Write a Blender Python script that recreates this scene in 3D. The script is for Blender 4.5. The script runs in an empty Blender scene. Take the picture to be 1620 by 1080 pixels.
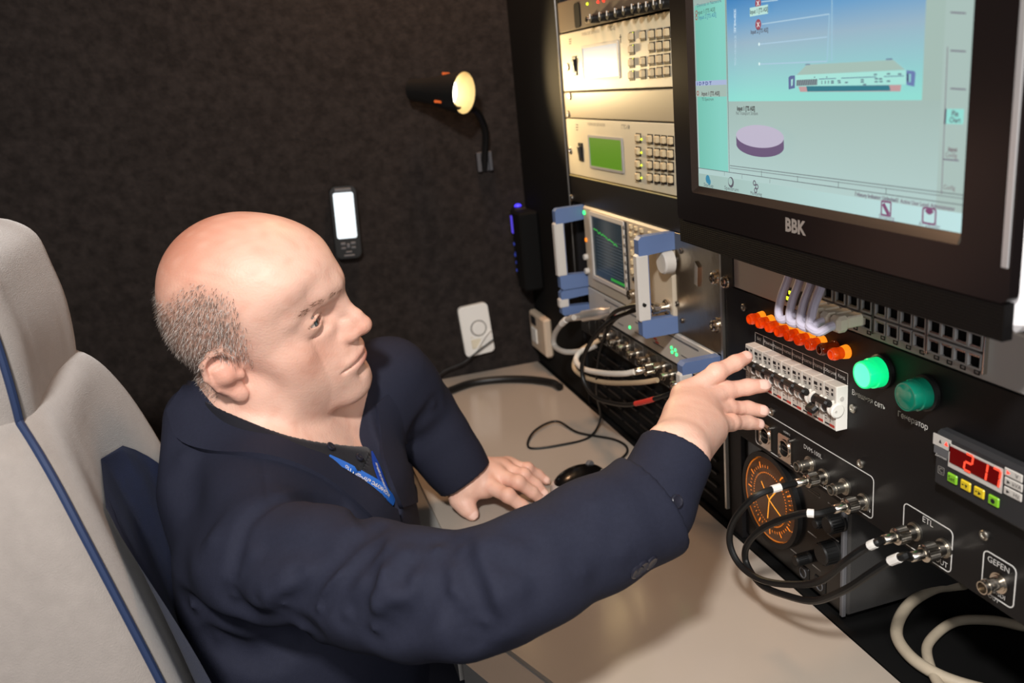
import bpy, math, random
import numpy as np
from mathutils import Vector, Matrix
random.seed(3); np.random.seed(3)
S = bpy.context.scene
COL = S.collection
# ------------------------------------------------------------------ camera
FPX = 1356.0; CZ = 1.30
_Y = np.array([391-810, 165-540, FPX]); _Y = _Y/np.linalg.norm(_Y)
_X = np.array([6038-810, -400-540, FPX]); _X = _X-_Y*(_X@_Y); _X = _X/np.linalg.norm(_X)
_Z = np.cross(_X, _Y)
cam_d = bpy.data.cameras.new('camera'); cam = bpy.data.objects.new('camera', cam_d); COL.objects.link(cam)
cam_d.sensor_width = 36.0; cam_d.lens = FPX/1620*36.0; cam_d.clip_start = 0.02
cam.matrix_world = Matrix(((_X[0], -_X[1], -_X[2], 0), (_Y[0], -_Y[1], -_Y[2], 0), (_Z[0], -_Z[1], -_Z[2], CZ), (0, 0, 0, 1)))
cam_d.dof.use_dof = True; cam_d.dof.focus_distance = 0.83; cam_d.dof.aperture_fstop = 6.3
S.camera = cam
# ------------------------------------------------------------------ view, world, lamps
S.view_settings.view_transform = 'Standard'
try: S.view_settings.look = 'None'
except Exception: pass
S.view_settings.gamma = 1.0; S.view_settings.use_curve_mapping = False
S.view_settings.exposure = 0.0
W = bpy.data.worlds.new('world'); S.world = W; W.use_nodes = True
W.node_tree.nodes['Background'].inputs[0].default_value = (0.75, 0.85, 1.0, 1)
W.node_tree.nodes['Background'].inputs[1].default_value = 0.22
def lamp(name, kind, loc, target, energy, color, size=0.2, **kw):
    d = bpy.data.lights.new(name, kind); d.energy = energy; d.color = color
    if kind == 'AREA': d.shape = 'DISK'; d.size = size
    elif kind == 'SPOT': d.shadow_soft_size = size; d.spot_size = kw.get('cone', 1.5); d.spot_blend = kw.get('blend', .5)
    else: d.shadow_soft_size = size
    o = bpy.data.objects.new(name, d); COL.objects.link(o); o.location = loc
    o.rotation_euler = (Vector(target)-Vector(loc)).to_track_quat('-Z', 'Y').to_euler()
    return o
# white ceiling lamp of the van behind and above the camera, and a warm one above the far end of the desk
lamp('ceiling_lamp_white', 'AREA', (-0.20, -0.20, 1.92), (0.14, 0.75, 0.90), 23.5, (1.0, 0.965, 0.93), 0.12)
lamp('fill_light', 'AREA', (0.10, -0.95, 1.55), (0.10, 0.9, 1.0), 12, (1.0, 0.96, 0.93), 0.8)  # broad soft fill added behind the camera to brighten the face
lamp('ceiling_lamp_warm', 'AREA', (0.33, 1.42, 1.93), (0.28, 1.38, 0.74), 5.0, (1.0, 0.58, 0.32), 0.18)
# ------------------------------------------------------------------ pixel helpers: where a sight line meets a real plane
def ray(u, v):
    r = np.array([u-810., v-540., FPX]); return np.array([r@_X, r@_Y, r@_Z])
def _pt(r, s): return np.array([r[0]*s, r[1]*s, r[2]*s+CZ])
def onX(u, v, x=.481): r = ray(u, v); return _pt(r, x/r[0])
def onY(u, v, y=1.608): r = ray(u, v); return _pt(r, y/r[1])
def onZ(u, v, z=.74): r = ray(u, v); return _pt(r, (z-CZ)/r[2])
def at(u, v, d): return _pt(ray(u, v), d/FPX)
# ------------------------------------------------------------------ materials
def lin(c):
    if isinstance(c, str):
        c = [int(c[i:i+2], 16)/255 for i in (1, 3, 5)]
    return tuple((x/12.92 if x <= .04045 else ((x+.055)/1.055)**2.4) for x in c[:3])+(1,)
def mat(name, col, rough=.5, metal=0., emit=None, es=0., bump=0., bscale=200., var=0., vscale=30., spec=.5, sss=0., alpha=1., trans=0., coat=0., ior=1.45, sheen=0., wear=None):
    m = bpy.data.materials.new(name); m.use_nodes = True
    nt = m.node_tree; b = nt.nodes['Principled BSDF']
    c = lin(col)
    b.inputs['Base Color'].default_value = c
    b.inputs['Roughness'].default_value = rough; b.inputs['Metallic'].default_value = metal
    b.inputs['Specular IOR Level'].default_value = spec; b.inputs['IOR'].default_value = ior
    b.inputs['Alpha'].default_value = alpha; b.inputs['Transmission Weight'].default_value = trans
    b.inputs['Coat Weight'].default_value = coat
    b.inputs['Sheen Weight'].default_value = sheen
    if sss: b.inputs['Subsurface Weight'].default_value = sss; b.inputs['Subsurface Radius'].default_value = (.012, .004, .002); b.inputs['Subsurface Scale'].default_value = .5
    if emit is not None: b.inputs['Emission Color'].default_value = lin(emit); b.inputs['Emission Strength'].default_value = es
    tc = nt.nodes.new('ShaderNodeTexCoord')
    if var:
        n = nt.nodes.new('ShaderNodeTexNoise'); n.inputs['Scale'].default_value = vscale; n.inputs['Detail'].default_value = 6
        nt.links.new(tc.outputs['Object'], n.inputs['Vector'])
        r = nt.nodes.new('ShaderNodeMapRange'); r.inputs['From Min'].default_value = .3; r.inputs['From Max'].default_value = .7
        r.inputs['To Min'].default_value = 1-var; r.inputs['To Max'].default_value = 1+var
        nt.links.new(n.outputs['Fac'], r.inputs['Value'])
        h = nt.nodes.new('ShaderNodeVectorMath'); h.operation = 'SCALE'; h.inputs[0].default_value = c[:3]
        nt.links.new(r.outputs['Result'], h.inputs['Scale']); nt.links.new(h.outputs['Vector'], b.inputs['Base Color'])
    if bump:
        n = nt.nodes.new('ShaderNodeTexNoise'); n.inputs['Scale'].default_value = bscale; n.inputs['Detail'].default_value = 4
        nt.links.new(tc.outputs['Object'], n.inputs['Vector'])
        bp = nt.nodes.new('ShaderNodeBump'); bp.inputs['Strength'].default_value = bump; bp.inputs['Distance'].default_value = .002
        nt.links.new(n.outputs['Fac'], bp.inputs['Height']); nt.links.new(bp.outputs['Normal'], b.inputs['Normal'])
    return m
def emi(name, col, s=1.): return mat(name, '#080808', .4, emit=col, es=s)
M = dict(
    carpet=mat('carpet', '#272220', .95, bump=.7, bscale=170, var=.35, vscale=70, spec=.12, sheen=.15),
    black=mat('black_paint', '#141213', .55, bump=.15, bscale=900, spec=.4),
    panel=mat('black_panel_paint', '#100f10', .5, bump=.12, bscale=1500, spec=.35),
    darkbox=mat('black_matte', '#0a0a0a', .8, spec=.2),
    blackgloss=mat('black_gloss', '#0c0b0b', .22, spec=.5),
    blackplastic=mat('black_plastic', '#121212', .45),
    rubber=mat('black_rubber', '#101010', .42, spec=.5),
    desk=mat('desk_laminate', '#aa9f93', .16, spec=.5, var=.03, vscale=6),
    deskedge=mat('desk_edge_strip', '#8d8a86', .45),
    cream=mat('cream_enamel', '#d6cdb4', .45, var=.03, vscale=20),
    steel=mat('brushed_steel', '#b5b0a6', .34, 1., bump=.1, bscale=400),
    steeldark=mat('dark_steel', '#6a6662', .4, 1.),
    chrome=mat('nickel_plate', '#d0c8bc', .2, 1.),
    grey=mat('grey_enamel', '#9a9a9a', .5), lightgrey=mat('light_grey_enamel', '#c3beb7', .5),
    midgrey=mat('mid_grey_plastic', '#5d5d60', .5), darkgrey=mat('dark_grey_plastic', '#2b2b2d', .5),
    white=mat('white_plastic', '#e9e5de', .4), blue=mat('blue_grey_plastic', '#5a6f98', .5),
    beige=mat('beige_keys', '#cbb894', .55), ink=mat('black_ink', '#17161a', .6), whiteink=mat('white_ink', '#d8d6d2', .6),
    redink=mat('red_ink', '#b5382c', .6), greyink=mat('grey_ink', '#77736e', .6), redsleeve=mat('red_sleeve', '#c43a30', .4),
    whitecable=mat('white_cable', '#d9d2c6', .45), greycable=mat('grey_cable', '#aaa49c', .45), tancable=mat('tan_cable', '#b79f80', .5),
    lilaccable=mat('pale_lilac_cable', '#cfc9dc', .4), beigecable=mat('beige_cable', '#b3a691', .55, var=.08, vscale=60),
    greenled=emi('green_led', '#35ff7a', 3.), redled=emi('red_led', '#ff3020', 3.), yellowled=emi('yellow_led', '#e8ff30', 2.),
    lcdgreen=emi('green_lcd', '#6fae1c', .55), lcdblue=emi('pale_blue_lcd', '#b8cce0', .6),
)
# ------------------------------------------------------------------ mesh builder
def frame_of(d):
    d = Vector(d).normalized(); h = Vector((0, 0, 1)) if abs(d.z) < .9 else Vector((1, 0, 0))
    a = h.cross(d).normalized(); return a, d.cross(a), d
class MB:
    def __init__(s): s.v = []; s.f = []; s.m = []; s.mi = 0
    def add(s, vs, fs):
        o = len(s.v); s.v += [tuple(map(float, p)) for p in vs]; s.f += [tuple(i+o for i in f) for f in fs]; s.m += [s.mi]*len(fs); return s
    def box(s, c, sz, bev=0., R=None):
        X, Y, Z = [q/2 for q in sz]; vs = []; fs = []
        if bev <= 0:
            vs = [(x, y, z) for x in (-X, X) for y in (-Y, Y) for z in (-Z, Z)]
            fs = [(0, 1, 3, 2), (4, 6, 7, 5), (0, 4, 5, 1), (2, 3, 7, 6), (0, 2, 6, 4), (1, 5, 7, 3)]
        else:
            b = min(bev, X*.99, Y*.99, Z*.99); idx = {}
            for sx in (-1, 1):
                for sy in (-1, 1):
                    for sz_ in (-1, 1):
                        for k, p in enumerate(((X, Y-b, Z-b), (X-b, Y, Z-b), (X-b, Y-b, Z))):
                            idx[sx, sy, sz_, k] = len(vs); vs.append((sx*p[0], sy*p[1], sz_*p[2]))
            q = lambda *L: fs.append(tuple(idx[t] for t in L))
            for g in (-1, 1):
                a = [(g, -1, -1, 0), (g, 1, -1, 0), (g, 1, 1, 0), (g, -1, 1, 0)]; q(*(a if g > 0 else a[::-1]))
                a = [(-1, g, -1, 1), (-1, g, 1, 1), (1, g, 1, 1), (1, g, -1, 1)]; q(*(a if g > 0 else a[::-1]))
                a = [(-1, -1, g, 2), (1, -1, g, 2), (1, 1, g, 2), (-1, 1, g, 2)]; q(*(a if g > 0 else a[::-1]))
                for h in (-1, 1):
                    a = [(g, h, -1, 0), (g, h, -1, 1), (g, h, 1, 1), (g, h, 1, 0)]; q(*(a if g*h > 0 else a[::-1]))
                    a = [(g, -1, h, 0), (g, 1, h, 0), (g, 1, h, 2), (g, -1, h, 2)]; q(*(a if g*h > 0 else a[::-1]))
                    a = [(-1, g, h, 1), (-1, g, h, 2), (1, g, h, 2), (1, g, h, 1)]; q(*(a if g*h > 0 else a[::-1]))
                    for k in (-1, 1):
                        a = [(g, h, k, 0), (g, h, k, 1), (g, h, k, 2)]; q(*(a if g*h*k > 0 else a[::-1]))
        if R is not None: vs = [R @ Vector(p) for p in vs]
        return s.add([(p[0]+c[0], p[1]+c[1], p[2]+c[2]) for p in vs], fs)
    def lathe(s, prof, p0, axis, n=20, cap0=True, cap1=True):
        a, b, d = frame_of(axis); p0 = Vector(p0); vs = []; fs = []
        for r, t in prof:
            for k in range(n):
                w = 2*math.pi*k/n; vs.append(p0+d*t+(a*math.cos(w)+b*math.sin(w))*r)
        for i in range(len(prof)-1):
            for k in range(n):
                k2 = (k+1) % n; fs.append((i*n+k, i*n+k2, (i+1)*n+k2, (i+1)*n+k))
        if cap0: fs.append(tuple(range(n))[::-1])
        if cap1: fs.append(tuple((len(prof)-1)*n+k for k in range(n)))
        return s.add(vs, fs)
    def cyl(s, p0, p1, r0, r1=None, n=16):
        p0 = Vector(p0); p1 = Vector(p1); L = (p1-p0).length
        return s.lathe([(r0, 0), (r0 if r1 is None else r1, L)], p0, p1-p0, n)
    def tube(s, pts, r, n=8, closed=False, flat=1.):
        pts = [Vector(p) for p in pts]; N = len(pts); vs = []; fs = []
        rr = r if hasattr(r, '__len__') else [r]*N
        up = None
        for i, p in enumerate(pts):
            if closed: d = pts[(i+1) % N]-pts[i-1]
            else: d = pts[min(i+1, N-1)]-pts[max(i-1, 0)]
            d = d.normalized() if d.length > 1e-9 else Vector((0, 0, 1))
            if up is None: up = frame_of(d)[0]
            up = (up-d*up.dot(d)); up = up.normalized() if up.length > 1e-6 else frame_of(d)[0]
            b = d.cross(up)
            for k in range(n):
                w = 2*math.pi*k/n; vs.append(p+(up*math.cos(w)+b*math.sin(w)*flat)*rr[i])
        for i in range(N if closed else N-1):
            j = (i+1) % N
            for k in range(n):
                k2 = (k+1) % n; fs.append((i*n+k, i*n+k2, j*n+k2, j*n+k))
        if not closed: fs.append(tuple(range(n))[::-1]); fs.append(tuple((N-1)*n+k for k in range(n)))
        return s.add(vs, fs)
    def prism(s, poly, z0, z1):              # poly counter-clockwise in xy
        n = len(poly); vs = [(x, y, z0) for x, y in poly]+[(x, y, z1) for x, y in poly]
        fs = [tuple(range(n))[::-1], tuple(range(n, 2*n))]+[(i, (i+1) % n, n+(i+1) % n, n+i) for i in range(n)]
        return s.add(vs, fs)
    def ring(s, outer, inner, z0, z1):       # two loops of the same length
        n = len(outer); vs = [(x, y, z0) for x, y in outer]+[(x, y, z1) for x, y in outer]+[(x, y, z0) for x, y in inner]+[(x, y, z1) for x, y in inner]
        fs = []
        for i in range(n):
            j = (i+1) % n
            fs += [(i, j, n+j, n+i), (2*n+j, 2*n+i, 3*n+i, 3*n+j), (n+i, n+j, 3*n+j, 3*n+i), (j, i, 2*n+i, 2*n+j)]
        return s.add(vs, fs)
    def poly(s, pts): return s.add(pts, [tuple(range(len(pts)))])
    def line(s, p, q, w, z=0.):              # flat printed line in the xy plane
        p = np.array(p[:2], float); q = np.array(q[:2], float); d = q-p; d = d/(np.linalg.norm(d)+1e-12); n_ = np.array([-d[1], d[0]])*w/2
        return s.poly([(*(p-n_), z), (*(q-n_), z), (*(q+n_), z), (*(p+n_), z)])
    def build(s, name, mats, parent=None, label=None, sharp=32, smooth=True, kind=None):
        me = bpy.data.meshes.new(name); me.from_pydata(s.v, [], s.f)
        for m in (mats if isinstance(mats, (list, tuple)) else [mats]): me.materials.append(m if not isinstance(m, str) else M[m])
        if any(s.m): me.polygons.foreach_set('material_index', s.m)
        if smooth: me.shade_smooth(); me.set_sharp_from_angle(angle=math.radians(sharp))
        me.update()
        return link(name, me, parent, label, kind)
def link(name, me, parent=None, label=None, kind=None):
    o = bpy.data.objects.new(name, me); COL.objects.link(o)
    if parent is not None: o.parent = parent
    if label: o['label'] = label
    if kind: o['kind'] = kind
    return o
def rrect(w, h, r, n=5, cx=0., cy=0.):
    out = []
    for k, (sx, sy) in enumerate(((1, 1), (-1, 1), (-1, -1), (1, -1))):
        for i in range(n+1):
            t = math.pi/2*(k+i/n); out.append((cx+sx*(w/2-r)+r*math.cos(t), cy+sy*(h/2-r)+r*math.sin(t)))
    return out
def circ(r, n=24, cx=0., cy=0.): return [(cx+r*math.cos(2*math.pi*i/n), cy+r*math.sin(2*math.pi*i/n)) for i in range(n)]
def thing(name, label, cat, loc=(0, 0, 0), axes=None, group=None):
    o = bpy.data.objects.new(name, None); COL.objects.link(o); o.empty_display_size = .02
    Rm = Matrix.Identity(3) if axes is None else Matrix([list(a) for a in axes]).transposed()
    o.matrix_world = Matrix.Translation(Vector(loc)) @ Rm.to_4x4()
    o['label'] = label; o['category'] = cat
    if group: o['group'] = group
    return o
def tag(o, label, cat, group=None):
    o['label'] = label; o['category'] = cat
    if group: o['group'] = group
    return o
def structure(o): o['kind'] = 'structure'; return o
def copy_tree(o, parent=None, **props):
    c = o.copy(); COL.objects.link(c)
    if parent is not None: c.parent = parent
    for k, v in props.items(): c[k] = v
    for ch in list(o.children): copy_tree(ch, c)
    return c
RACK = ((0, -1, 0), (0, 0, 1), (-1, 0, 0))      # local x along the rack towards the camera, y up, z out of the panel
BACK = ((1, 0, 0), (0, 0, 1), (0, -1, 0))       # on the rear wall: x right, y up, z out of the wall
class Face:                                     # local coordinates of points on a plane parallel to the rack front
    def __init__(s, y, z, X=.481): s.y, s.z, s.X = y, z, X; s.loc = (X, y, z)
    def __call__(s, u, v, n=0.): p = onX(u, v, s.X-n); return (s.y-p[1], p[2]-s.z)
def text(body, size, loc, m, parent, align='CENTER', name='lettering', sx=1., rot=0., bold=0., valign='CENTER'):
    c = bpy.data.curves.new('lettering', 'FONT'); c.body = body; c.size = size; c.align_x = align; c.align_y = valign; c.offset = bold; c.resolution_u = 2
    o = bpy.data.objects.new('lettering_curve', c); COL.objects.link(o)
    me = bpy.data.meshes.new_from_object(o); bpy.data.objects.remove(o)
    me.materials.clear(); me.materials.append(M[m] if isinstance(m, str) else m)
    t = link(name, me, parent); t.location = loc; t.scale = (sx, 1, 1); t.rotation_euler = (0, 0, rot)
    return t
def bez(pts, n=12):                              # smooth curve through points
    P = [np.array(p, float) for p in pts]; P = [2*P[0]-P[1]]+P+[2*P[-1]-P[-2]]; out = []
    for i in range(1, len(P)-2):
        for k in range(n):
            t = k/n; a, b, c, d = P[i-1:i+3]
            out.append(.5*(2*b+(c-a)*t+(2*a-5*b+4*c-d)*t*t+(3*b-a-3*c+d)*t**3))
    out.append(P[-2]); return out
# ------------------------------------------------------------------ room
def wallbox(name, lo, hi, m): 
    b = MB(); b.box([(lo[i]+hi[i])/2 for i in range(3)], [hi[i]-lo[i] for i in range(3)]); return structure(b.build(name, m))
wallbox('floor', (-1.0, -1.0, -.05), (1.05, 1.66, 0), 'black')
wallbox('ceiling', (-1.0, -1.0, 1.98), (1.05, 1.66, 2.03), mat('ceiling_lining', '#8a8784', .9))
wallbox('wall_back', (-1.0, 1.608, 0), (1.05, 1.66, 1.98), 'carpet')
wallbox('wall_right', (1.0, -1.0, 0), (1.05, 1.608, 1.98), 'carpet')
wallbox('wall_left', (-1.05, -1.0, 0), (-1.0, 1.66, 1.98), 'carpet')
# ------------------------------------------------------------------ desk
desk = thing('desk', 'pale grey glossy laminate worktop running along the equipment racks', 'desk', (0.31, .9, 0))
b = MB()
top = [(.479, .30), (.479, 1.604), (.145, 1.604), (.152, .76), (.187, .669), (.30, .30)]
b.prism([(x-.31, y-.9) for x, y in top], .718, .74); b.build('worktop', 'desk', desk)
b = MB()
edge = [(.145, 1.604), (.152, .76), (.187, .669), (.30, .30)]
for i in range(3):
    p, q = Vector((*edge[i], 0)), Vector((*edge[i+1], 0)); d = (q-p).normalized(); n_ = Vector((d.y, -d.x, 0))*-1
    n_ = -n_ if n_.x > 0 else n_
    P = [p, q, q+n_*.042, p+n_*.042]
    vs = [(a.x-.31, a.y-.9, z) for z in (.700, .7345) for a in P]
    b.add(vs, [(3, 2, 1, 0), (4, 5, 6, 7), (0, 1, 5, 4), (1, 2, 6, 5), (2, 3, 7, 6), (3, 0, 4, 7)])
b.build('edge_strip', 'deskedge', desk)
b = MB(); b.box((-.1, .45, .36), (.03, .5, .715)); b.box((-.02, -.45, .36), (.03, .2, .715)); b.build('support_panel', 'black', desk)
# ------------------------------------------------------------------ racks
rack = thing('equipment_rack', 'black double-bay equipment rack frame filling the right wall', 'rack', (.481, .85, 0))
def rb(lo, hi, bev=0.):
    bb = MB(); bb.box([(lo[0]+hi[0])/2-.481, (lo[1]+hi[1])/2-.85, (lo[2]+hi[2])/2], [hi[i]-lo[i] for i in range(3)], bev); return bb
rb((.483, 1.331, .745), (.99, 1.604, 1.97)).build('side_panel', 'darkbox', rack)
rb((.84, .05, .0), (.99, 1.33, 1.97)).build('back_panel', 'darkbox', rack)
rb((.482, .05, .0), (.839, 1.604, .739)).build('plinth', 'darkbox', rack)
rb((.484, .8215, .741), (.52, .8455, 1.97)).build('post', 'black', rack)
rb((.484, 1.3265, .741), (.52, 1.3305, 1.97)).build('post', 'black', rack)
rb((.484, .05, .741), (.52, .36, 1.97)).build('post', 'black', rack)
b = MB(); b.box((-.0015, .848-.85, 1.02), (.004, .004, .5)); b.build('edge_rail', mat('bare_aluminium_edge', '#d8d6d0', .35, 1.), rack, 'bright bare metal edge')
b = MB(); b.tube([(-.004, 1.3285-.85, z) for z in (.95, 1.2, 1.45, 1.7)], .0022, 8); b.build('edge_rail', 'steeldark', rack)
rb((.50, .845, .95), (.52, 1.3265, .965)).build('shelf', 'darkbox', rack)
sc = MB(); sc.lathe([(.0058, 0), (.0058, .0022), (.0046, .0034), (.0028, .0034), (.0022, .0018)], (0, 0, 0), (-1, 0, 0), 14)
sc0 = None
def rack_screw(y, z, X=.479, s=1.):
    global sc0
    if sc0 is None: sc0 = sc.build('rack_screw', 'steel', rack); o = sc0
    else: o = sc0.copy(); COL.objects.link(o)
    o.location = (X-.481, y-.85, z); o.scale = (s, s, s)
for u, v in ((898, 106), (901, 152), (899, 181), (902, 238), (903, 313)): 
    p = onX(u, v, .478); rack_screw(p[1], p[2], .480)
# ------------------------------------------------------------------ equipment in the far rack bay
def plate(F, w, h, m, parent, n0=-.004, n1=.002, name='front_panel', bev=.0012, cx=None, cy=None, label=None):
    b = MB(); b.box(((w/2 if cx is None else cx), (h/2 if cy is None else cy), (n0+n1)/2), (w, h, n1-n0), bev); return b.build(name, m, parent, label)
BAYW = .4775
LF = lambda z: Face(1.3255, z)
F = LF(1.3585)
au = thing('audio_monitor', 'dark grey audio monitor with small grille and a row of black knobs, topmost in rack', 'audio monitor', F.loc, RACK)
plate(F, BAYW, .043, mat('bronze_grey_enamel', '#6b5f50', .45), au)
b = MB(); b.box((.2, .021, -.1), (.40, .04, .19)); b.build('chassis', 'darkbox', au)
b = MB(); a = F(916, 24); b.prism(rrect(.022, .034, .006, 5, *a), .001, .0035); b.build('speaker_grille', 'darkbox', au)
kb = MB(); kb.lathe([(.0062, 0), (.006, .012), (.005, .0135)], (0, 0, 0), (0, 0, 1), 14); kb.mi = 1; kb.box((0, .003, .0138), (.0014, .006, .0012))
k0 = None
for u, v in ((944, 25), (959, 22), (971, 20), (984, 16), (997, 13), (1011, 9.5), (1022, 8), (1034, 6), (1046, 3), (1057, 1)):
    a = F(u, v+4, .006)
    if k0 is None: k0 = kb.build('knob', ['blackplastic', 'white'], au); o = k0
    else: o = k0.copy(); COL.objects.link(o)
    o.location = (a[0], a[1], .002)
for (u, v), m in (((932, 6), 'yellowled'), ((949, 3), 'redled'), ((958, 1), 'redled')):
    a = F(u, v); b = MB(); b.lathe([(.002, 0), (.0018, .0015), (.0008, .0025)], (a[0], a[1], .002), (0, 0, 1), 10); b.build('indicator_led', m, au)
a = F(932, 31, .006); b = MB(); b.lathe([(.005, 0), (.0045, .008), (.003, .009)], (a[0], a[1], .002), (0, 0, 1), 12); b.build('jack_socket', 'chrome', au)
key = MB(); key.box((0, 0, .0028), (.0092, .0088, .0056), .0012)
key_bed = MB(); key_bed.box((-.0012, 0, .0004), (.0145, .0125, .0008))
_keys = {}
def push_key(loc, parent, m, sc=1.):
    k = m if isinstance(m, str) else m.name
    if k not in _keys: _keys[k] = key.build('key', m, parent); o = _keys[k]
    else: o = _keys[k].copy(); COL.objects.link(o); o.parent = parent
    o.location = loc; o.scale = (sc, sc, sc); return o
def rocker(F, u, v, parent):
    a = F(u, v); b = MB(); b.box((a[0], a[1], .0025), (.0165, .028, .003), .0008); b.build('power_switch', 'blackplastic', parent)
    r = parent.children[-1]; b = MB(); b.box((a[0], a[1], .0048), (.010, .018, .003), .0008, Matrix.Rotation(.12, 3, 'X')); b.build('rocker', 'darkgrey', r)
def scr_corner(F, px, n): 
    P = [F(u, v, n) for u, v in px]; xs = [p[0] for p in P]; ys = [p[1] for p in P]; return min(xs), max(xs), min(ys), max(ys)
def lcd(F, px, parent, mface, mframe, n=.002):
    x0, x1, y0, y1 = scr_corner(F, px, n); cx, cy, w, h = (x0+x1)/2, (y0+y1)/2, x1-x0, y1-y0
    b = MB(); b.ring(rrect(w+.007, h+.007, .002, 2, cx, cy), rrect(w, h, .0005, 2, cx, cy), n, n+.0015); b.build('display_frame', mframe, parent)
    b = MB(); b.box((cx, cy, n+.0003), (w, h, .0006)); return b.build('display', mface, parent)
F = LF(1.2715)
g1 = thing('signal_generator', 'cream signal generator with a pale blue screen lit by the wall lamp, upper of two', 'test instrument', F.loc, RACK, 'cream signal generators')
plate(F, BAYW, .0845, 'cream', g1); b = MB(); b.box((.2, .042, -.12), (.42, .08, .23)); b.build('chassis', 'darkbox', g1)
rocker(F, 912, 104, g1)
lcd(F, ((922, 77), (927, 123), (977, 70), (977, 120)), g1, 'lcdblue', 'lightgrey')
for r, y in enumerate((58, 78, 99, 119)):
    for c, x in enumerate((999, 1017, 1031, 1043, 1055)):
        if (r, c) == (1, 1): continue
        a = F(x, y-(x-999)*.12, .004); push_key((a[0], a[1], .002), g1, 'beige')
        bb = key_bed.build('key_surround', 'ink', g1); bb.location = (a[0]-.001, a[1]-.0005, .002)
    a = F(1004, y-6); b = MB(); b.cyl((a[0]+.001, a[1], .002), (a[0]+.001, a[1], .003), .0012, n=8); b.build('indicator_led', 'yellowled', g1)
text('ГТС-1Е', .008, (*F(970, 45)[:2], .0023), 'ink', g1); text('ГЕНЕРАТОР СИГНАЛОВ', .0058, (*F(936, 52), .0023), 'greyink', g1)
b = MB()
for i in range(3): a = F(904, 62+3.4*i); b.box((a[0], a[1], .0022), (.009-.002*(i == 2), .0012, .0004))
a = F(984, 61); b.box((*a, .0022), (.001, .010, .0004)); b.box((a[0], a[1]+.002, .0022), (.006, .001, .0004)); b.build('printed_marks', 'ink', g1)
F = LF(1.2315)
bp = thing('blank_panel', 'plain pale blank panel between the two cream signal generators', 'blank panel', F.loc, RACK, 'rack blank panels')
plate(F, BAYW, .0385, mat('satin_bronze_panel', '#9c9079', .42), bp); 
F = LF(1.1435)
g2 = thing('signal_generator', 'cream signal generator with a green screen, lower of two', 'test instrument', F.loc, RACK, 'cream signal generators')
plate(F, BAYW, .0865, 'cream', g2); b = MB(); b.box((.2, .042, -.12), (.42, .08, .23)); b.build('chassis', 'darkbox', g2)
rocker(F, 921.6, 240, g2)
lcd(F, ((932.6, 219), (937, 262), (984, 268), (983, 222)), g2, 'lcdgreen', 'grey')
for r, y in enumerate((218, 239, 259, 279)):
    for c, x in enumerate((1009.5, 1028, 1039.5, 1050, 1061)):
        a = F(x, y+(x-1009)*.09, .004); push_key((a[0], a[1], .002), g2, 'beige')
        bb = key_bed.build('key_surround', 'ink', g2); bb.location = (a[0]-.001, a[1]-.0005, .002)
    a = F(1017.5, y+2); b = MB(); b.cyl((a[0], a[1], .002), (a[0], a[1], .003), .0014, n=8); b.build('indicator_led', 'yellowled', g2)
text('ГТС-1Ф', .008, (*F(992, 201), .0023), 'greyink', g2); text('ГЕНЕРАТОР СИГНАЛОВ', .0058, (*F(945, 197), .0023), 'greyink', g2)
b = MB()
for i in range(3): a = F(915, 197+4*i); b.box((a[0], a[1], .0022), (.009-.002*(i == 2), .0012, .0004))
b.build('printed_marks', 'ink', g2)
F = LF(1.0995)
bp2 = thing('blank_panel', 'black blank panel under the green-screened signal generator', 'blank panel', F.loc, RACK, 'rack blank panels')
plate(F, BAYW, .043, mat('black_satin_panel', '#1c1917', .35), bp2)
b = MB(); b.box((BAYW/2, .0424, .0022), (BAYW, .0016, .0012)); b.build('edge_lip', mat('yellowed_edge', '#c9bd8a', .4), bp2, 'pale upper lip')
# spectrum analyser with carrying handles
def handle(parent, a, H, w=.013, reach=.05, arm=.022):
    b = MB(); c = .004
    pr = [(.0, 0), (reach-c, 0), (reach, c), (reach, H-c), (reach-c, H), (0, H), (0, H-arm), (reach-.013, H-arm-.002), (reach-.013, arm+.002), (0, arm)]
    n_ = len(pr); vs = [(a-w/2, y, z) for z, y in pr]+[(a+w/2, y, z) for z, y in pr]
    q4 = [(0, 1, 8, 9), (1, 2, 3, 7), (1, 7, 8, 1), (3, 4, 5, 6), (3, 6, 7, 3)]
    fs = [(i, (i+1) % n_, n_+(i+1) % n_, n_+i) for i in range(n_)]
    for f in ((9, 8, 1, 0), (8, 7, 3, 2, 1), (7, 6, 5, 4, 3)): fs += [f, tuple(n_+i for i in f[::-1])]
    b.add(vs, fs); h = b.build('carrying_handle', 'blue', parent)
    b = MB(); b.box((a, H/2, reach-.0055), (w*1.10, H-2*arm, .017), .0025); b.build('grip', 'lightgrey', h, 'pale grey grip'); return h
F = Face(1.2725, .9665)
an = thing('spectrum_analyser', 'grey spectrum analyser with dark trace screen and blue carrying handles, in the far rack', 'spectrum analyser', F.loc, RACK)
AW = .306
anface = mat('warm_grey_enamel', '#b9ac98', .5)
plate(F, AW, .1315, anface, an, n1=.004, bev=.003); b = MB(); b.box((AW/2, .066, -.13), (AW-.01, .125, .25)); b.build('chassis', 'midgrey', an)
handle(an, -.0075, .1315); handle(an, AW-.004, .1315)
n = .004
x0, x1, y0, y1 = scr_corner(F, ((936, 340), (943, 435), (992, 458), (986, 357)), n)
cx, cy, w, h = (x0+x1)/2, (y0+y1)/2, x1-x0, y1-y0
b = MB(); b.ring(rrect(w+.012, h+.012, .003, 3, cx, cy), rrect(w, h, .001, 3, cx, cy), n, n+.003); b.build('display_frame', 'lightgrey', an)
b = MB(); b.box((cx, cy, n+.0004), (w, h, .0008)); sc_ = b.build('display', mat('dark_blue_display', '#1c2326', .2, emit='#26323a', es=.6), an)
b = MB()
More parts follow.
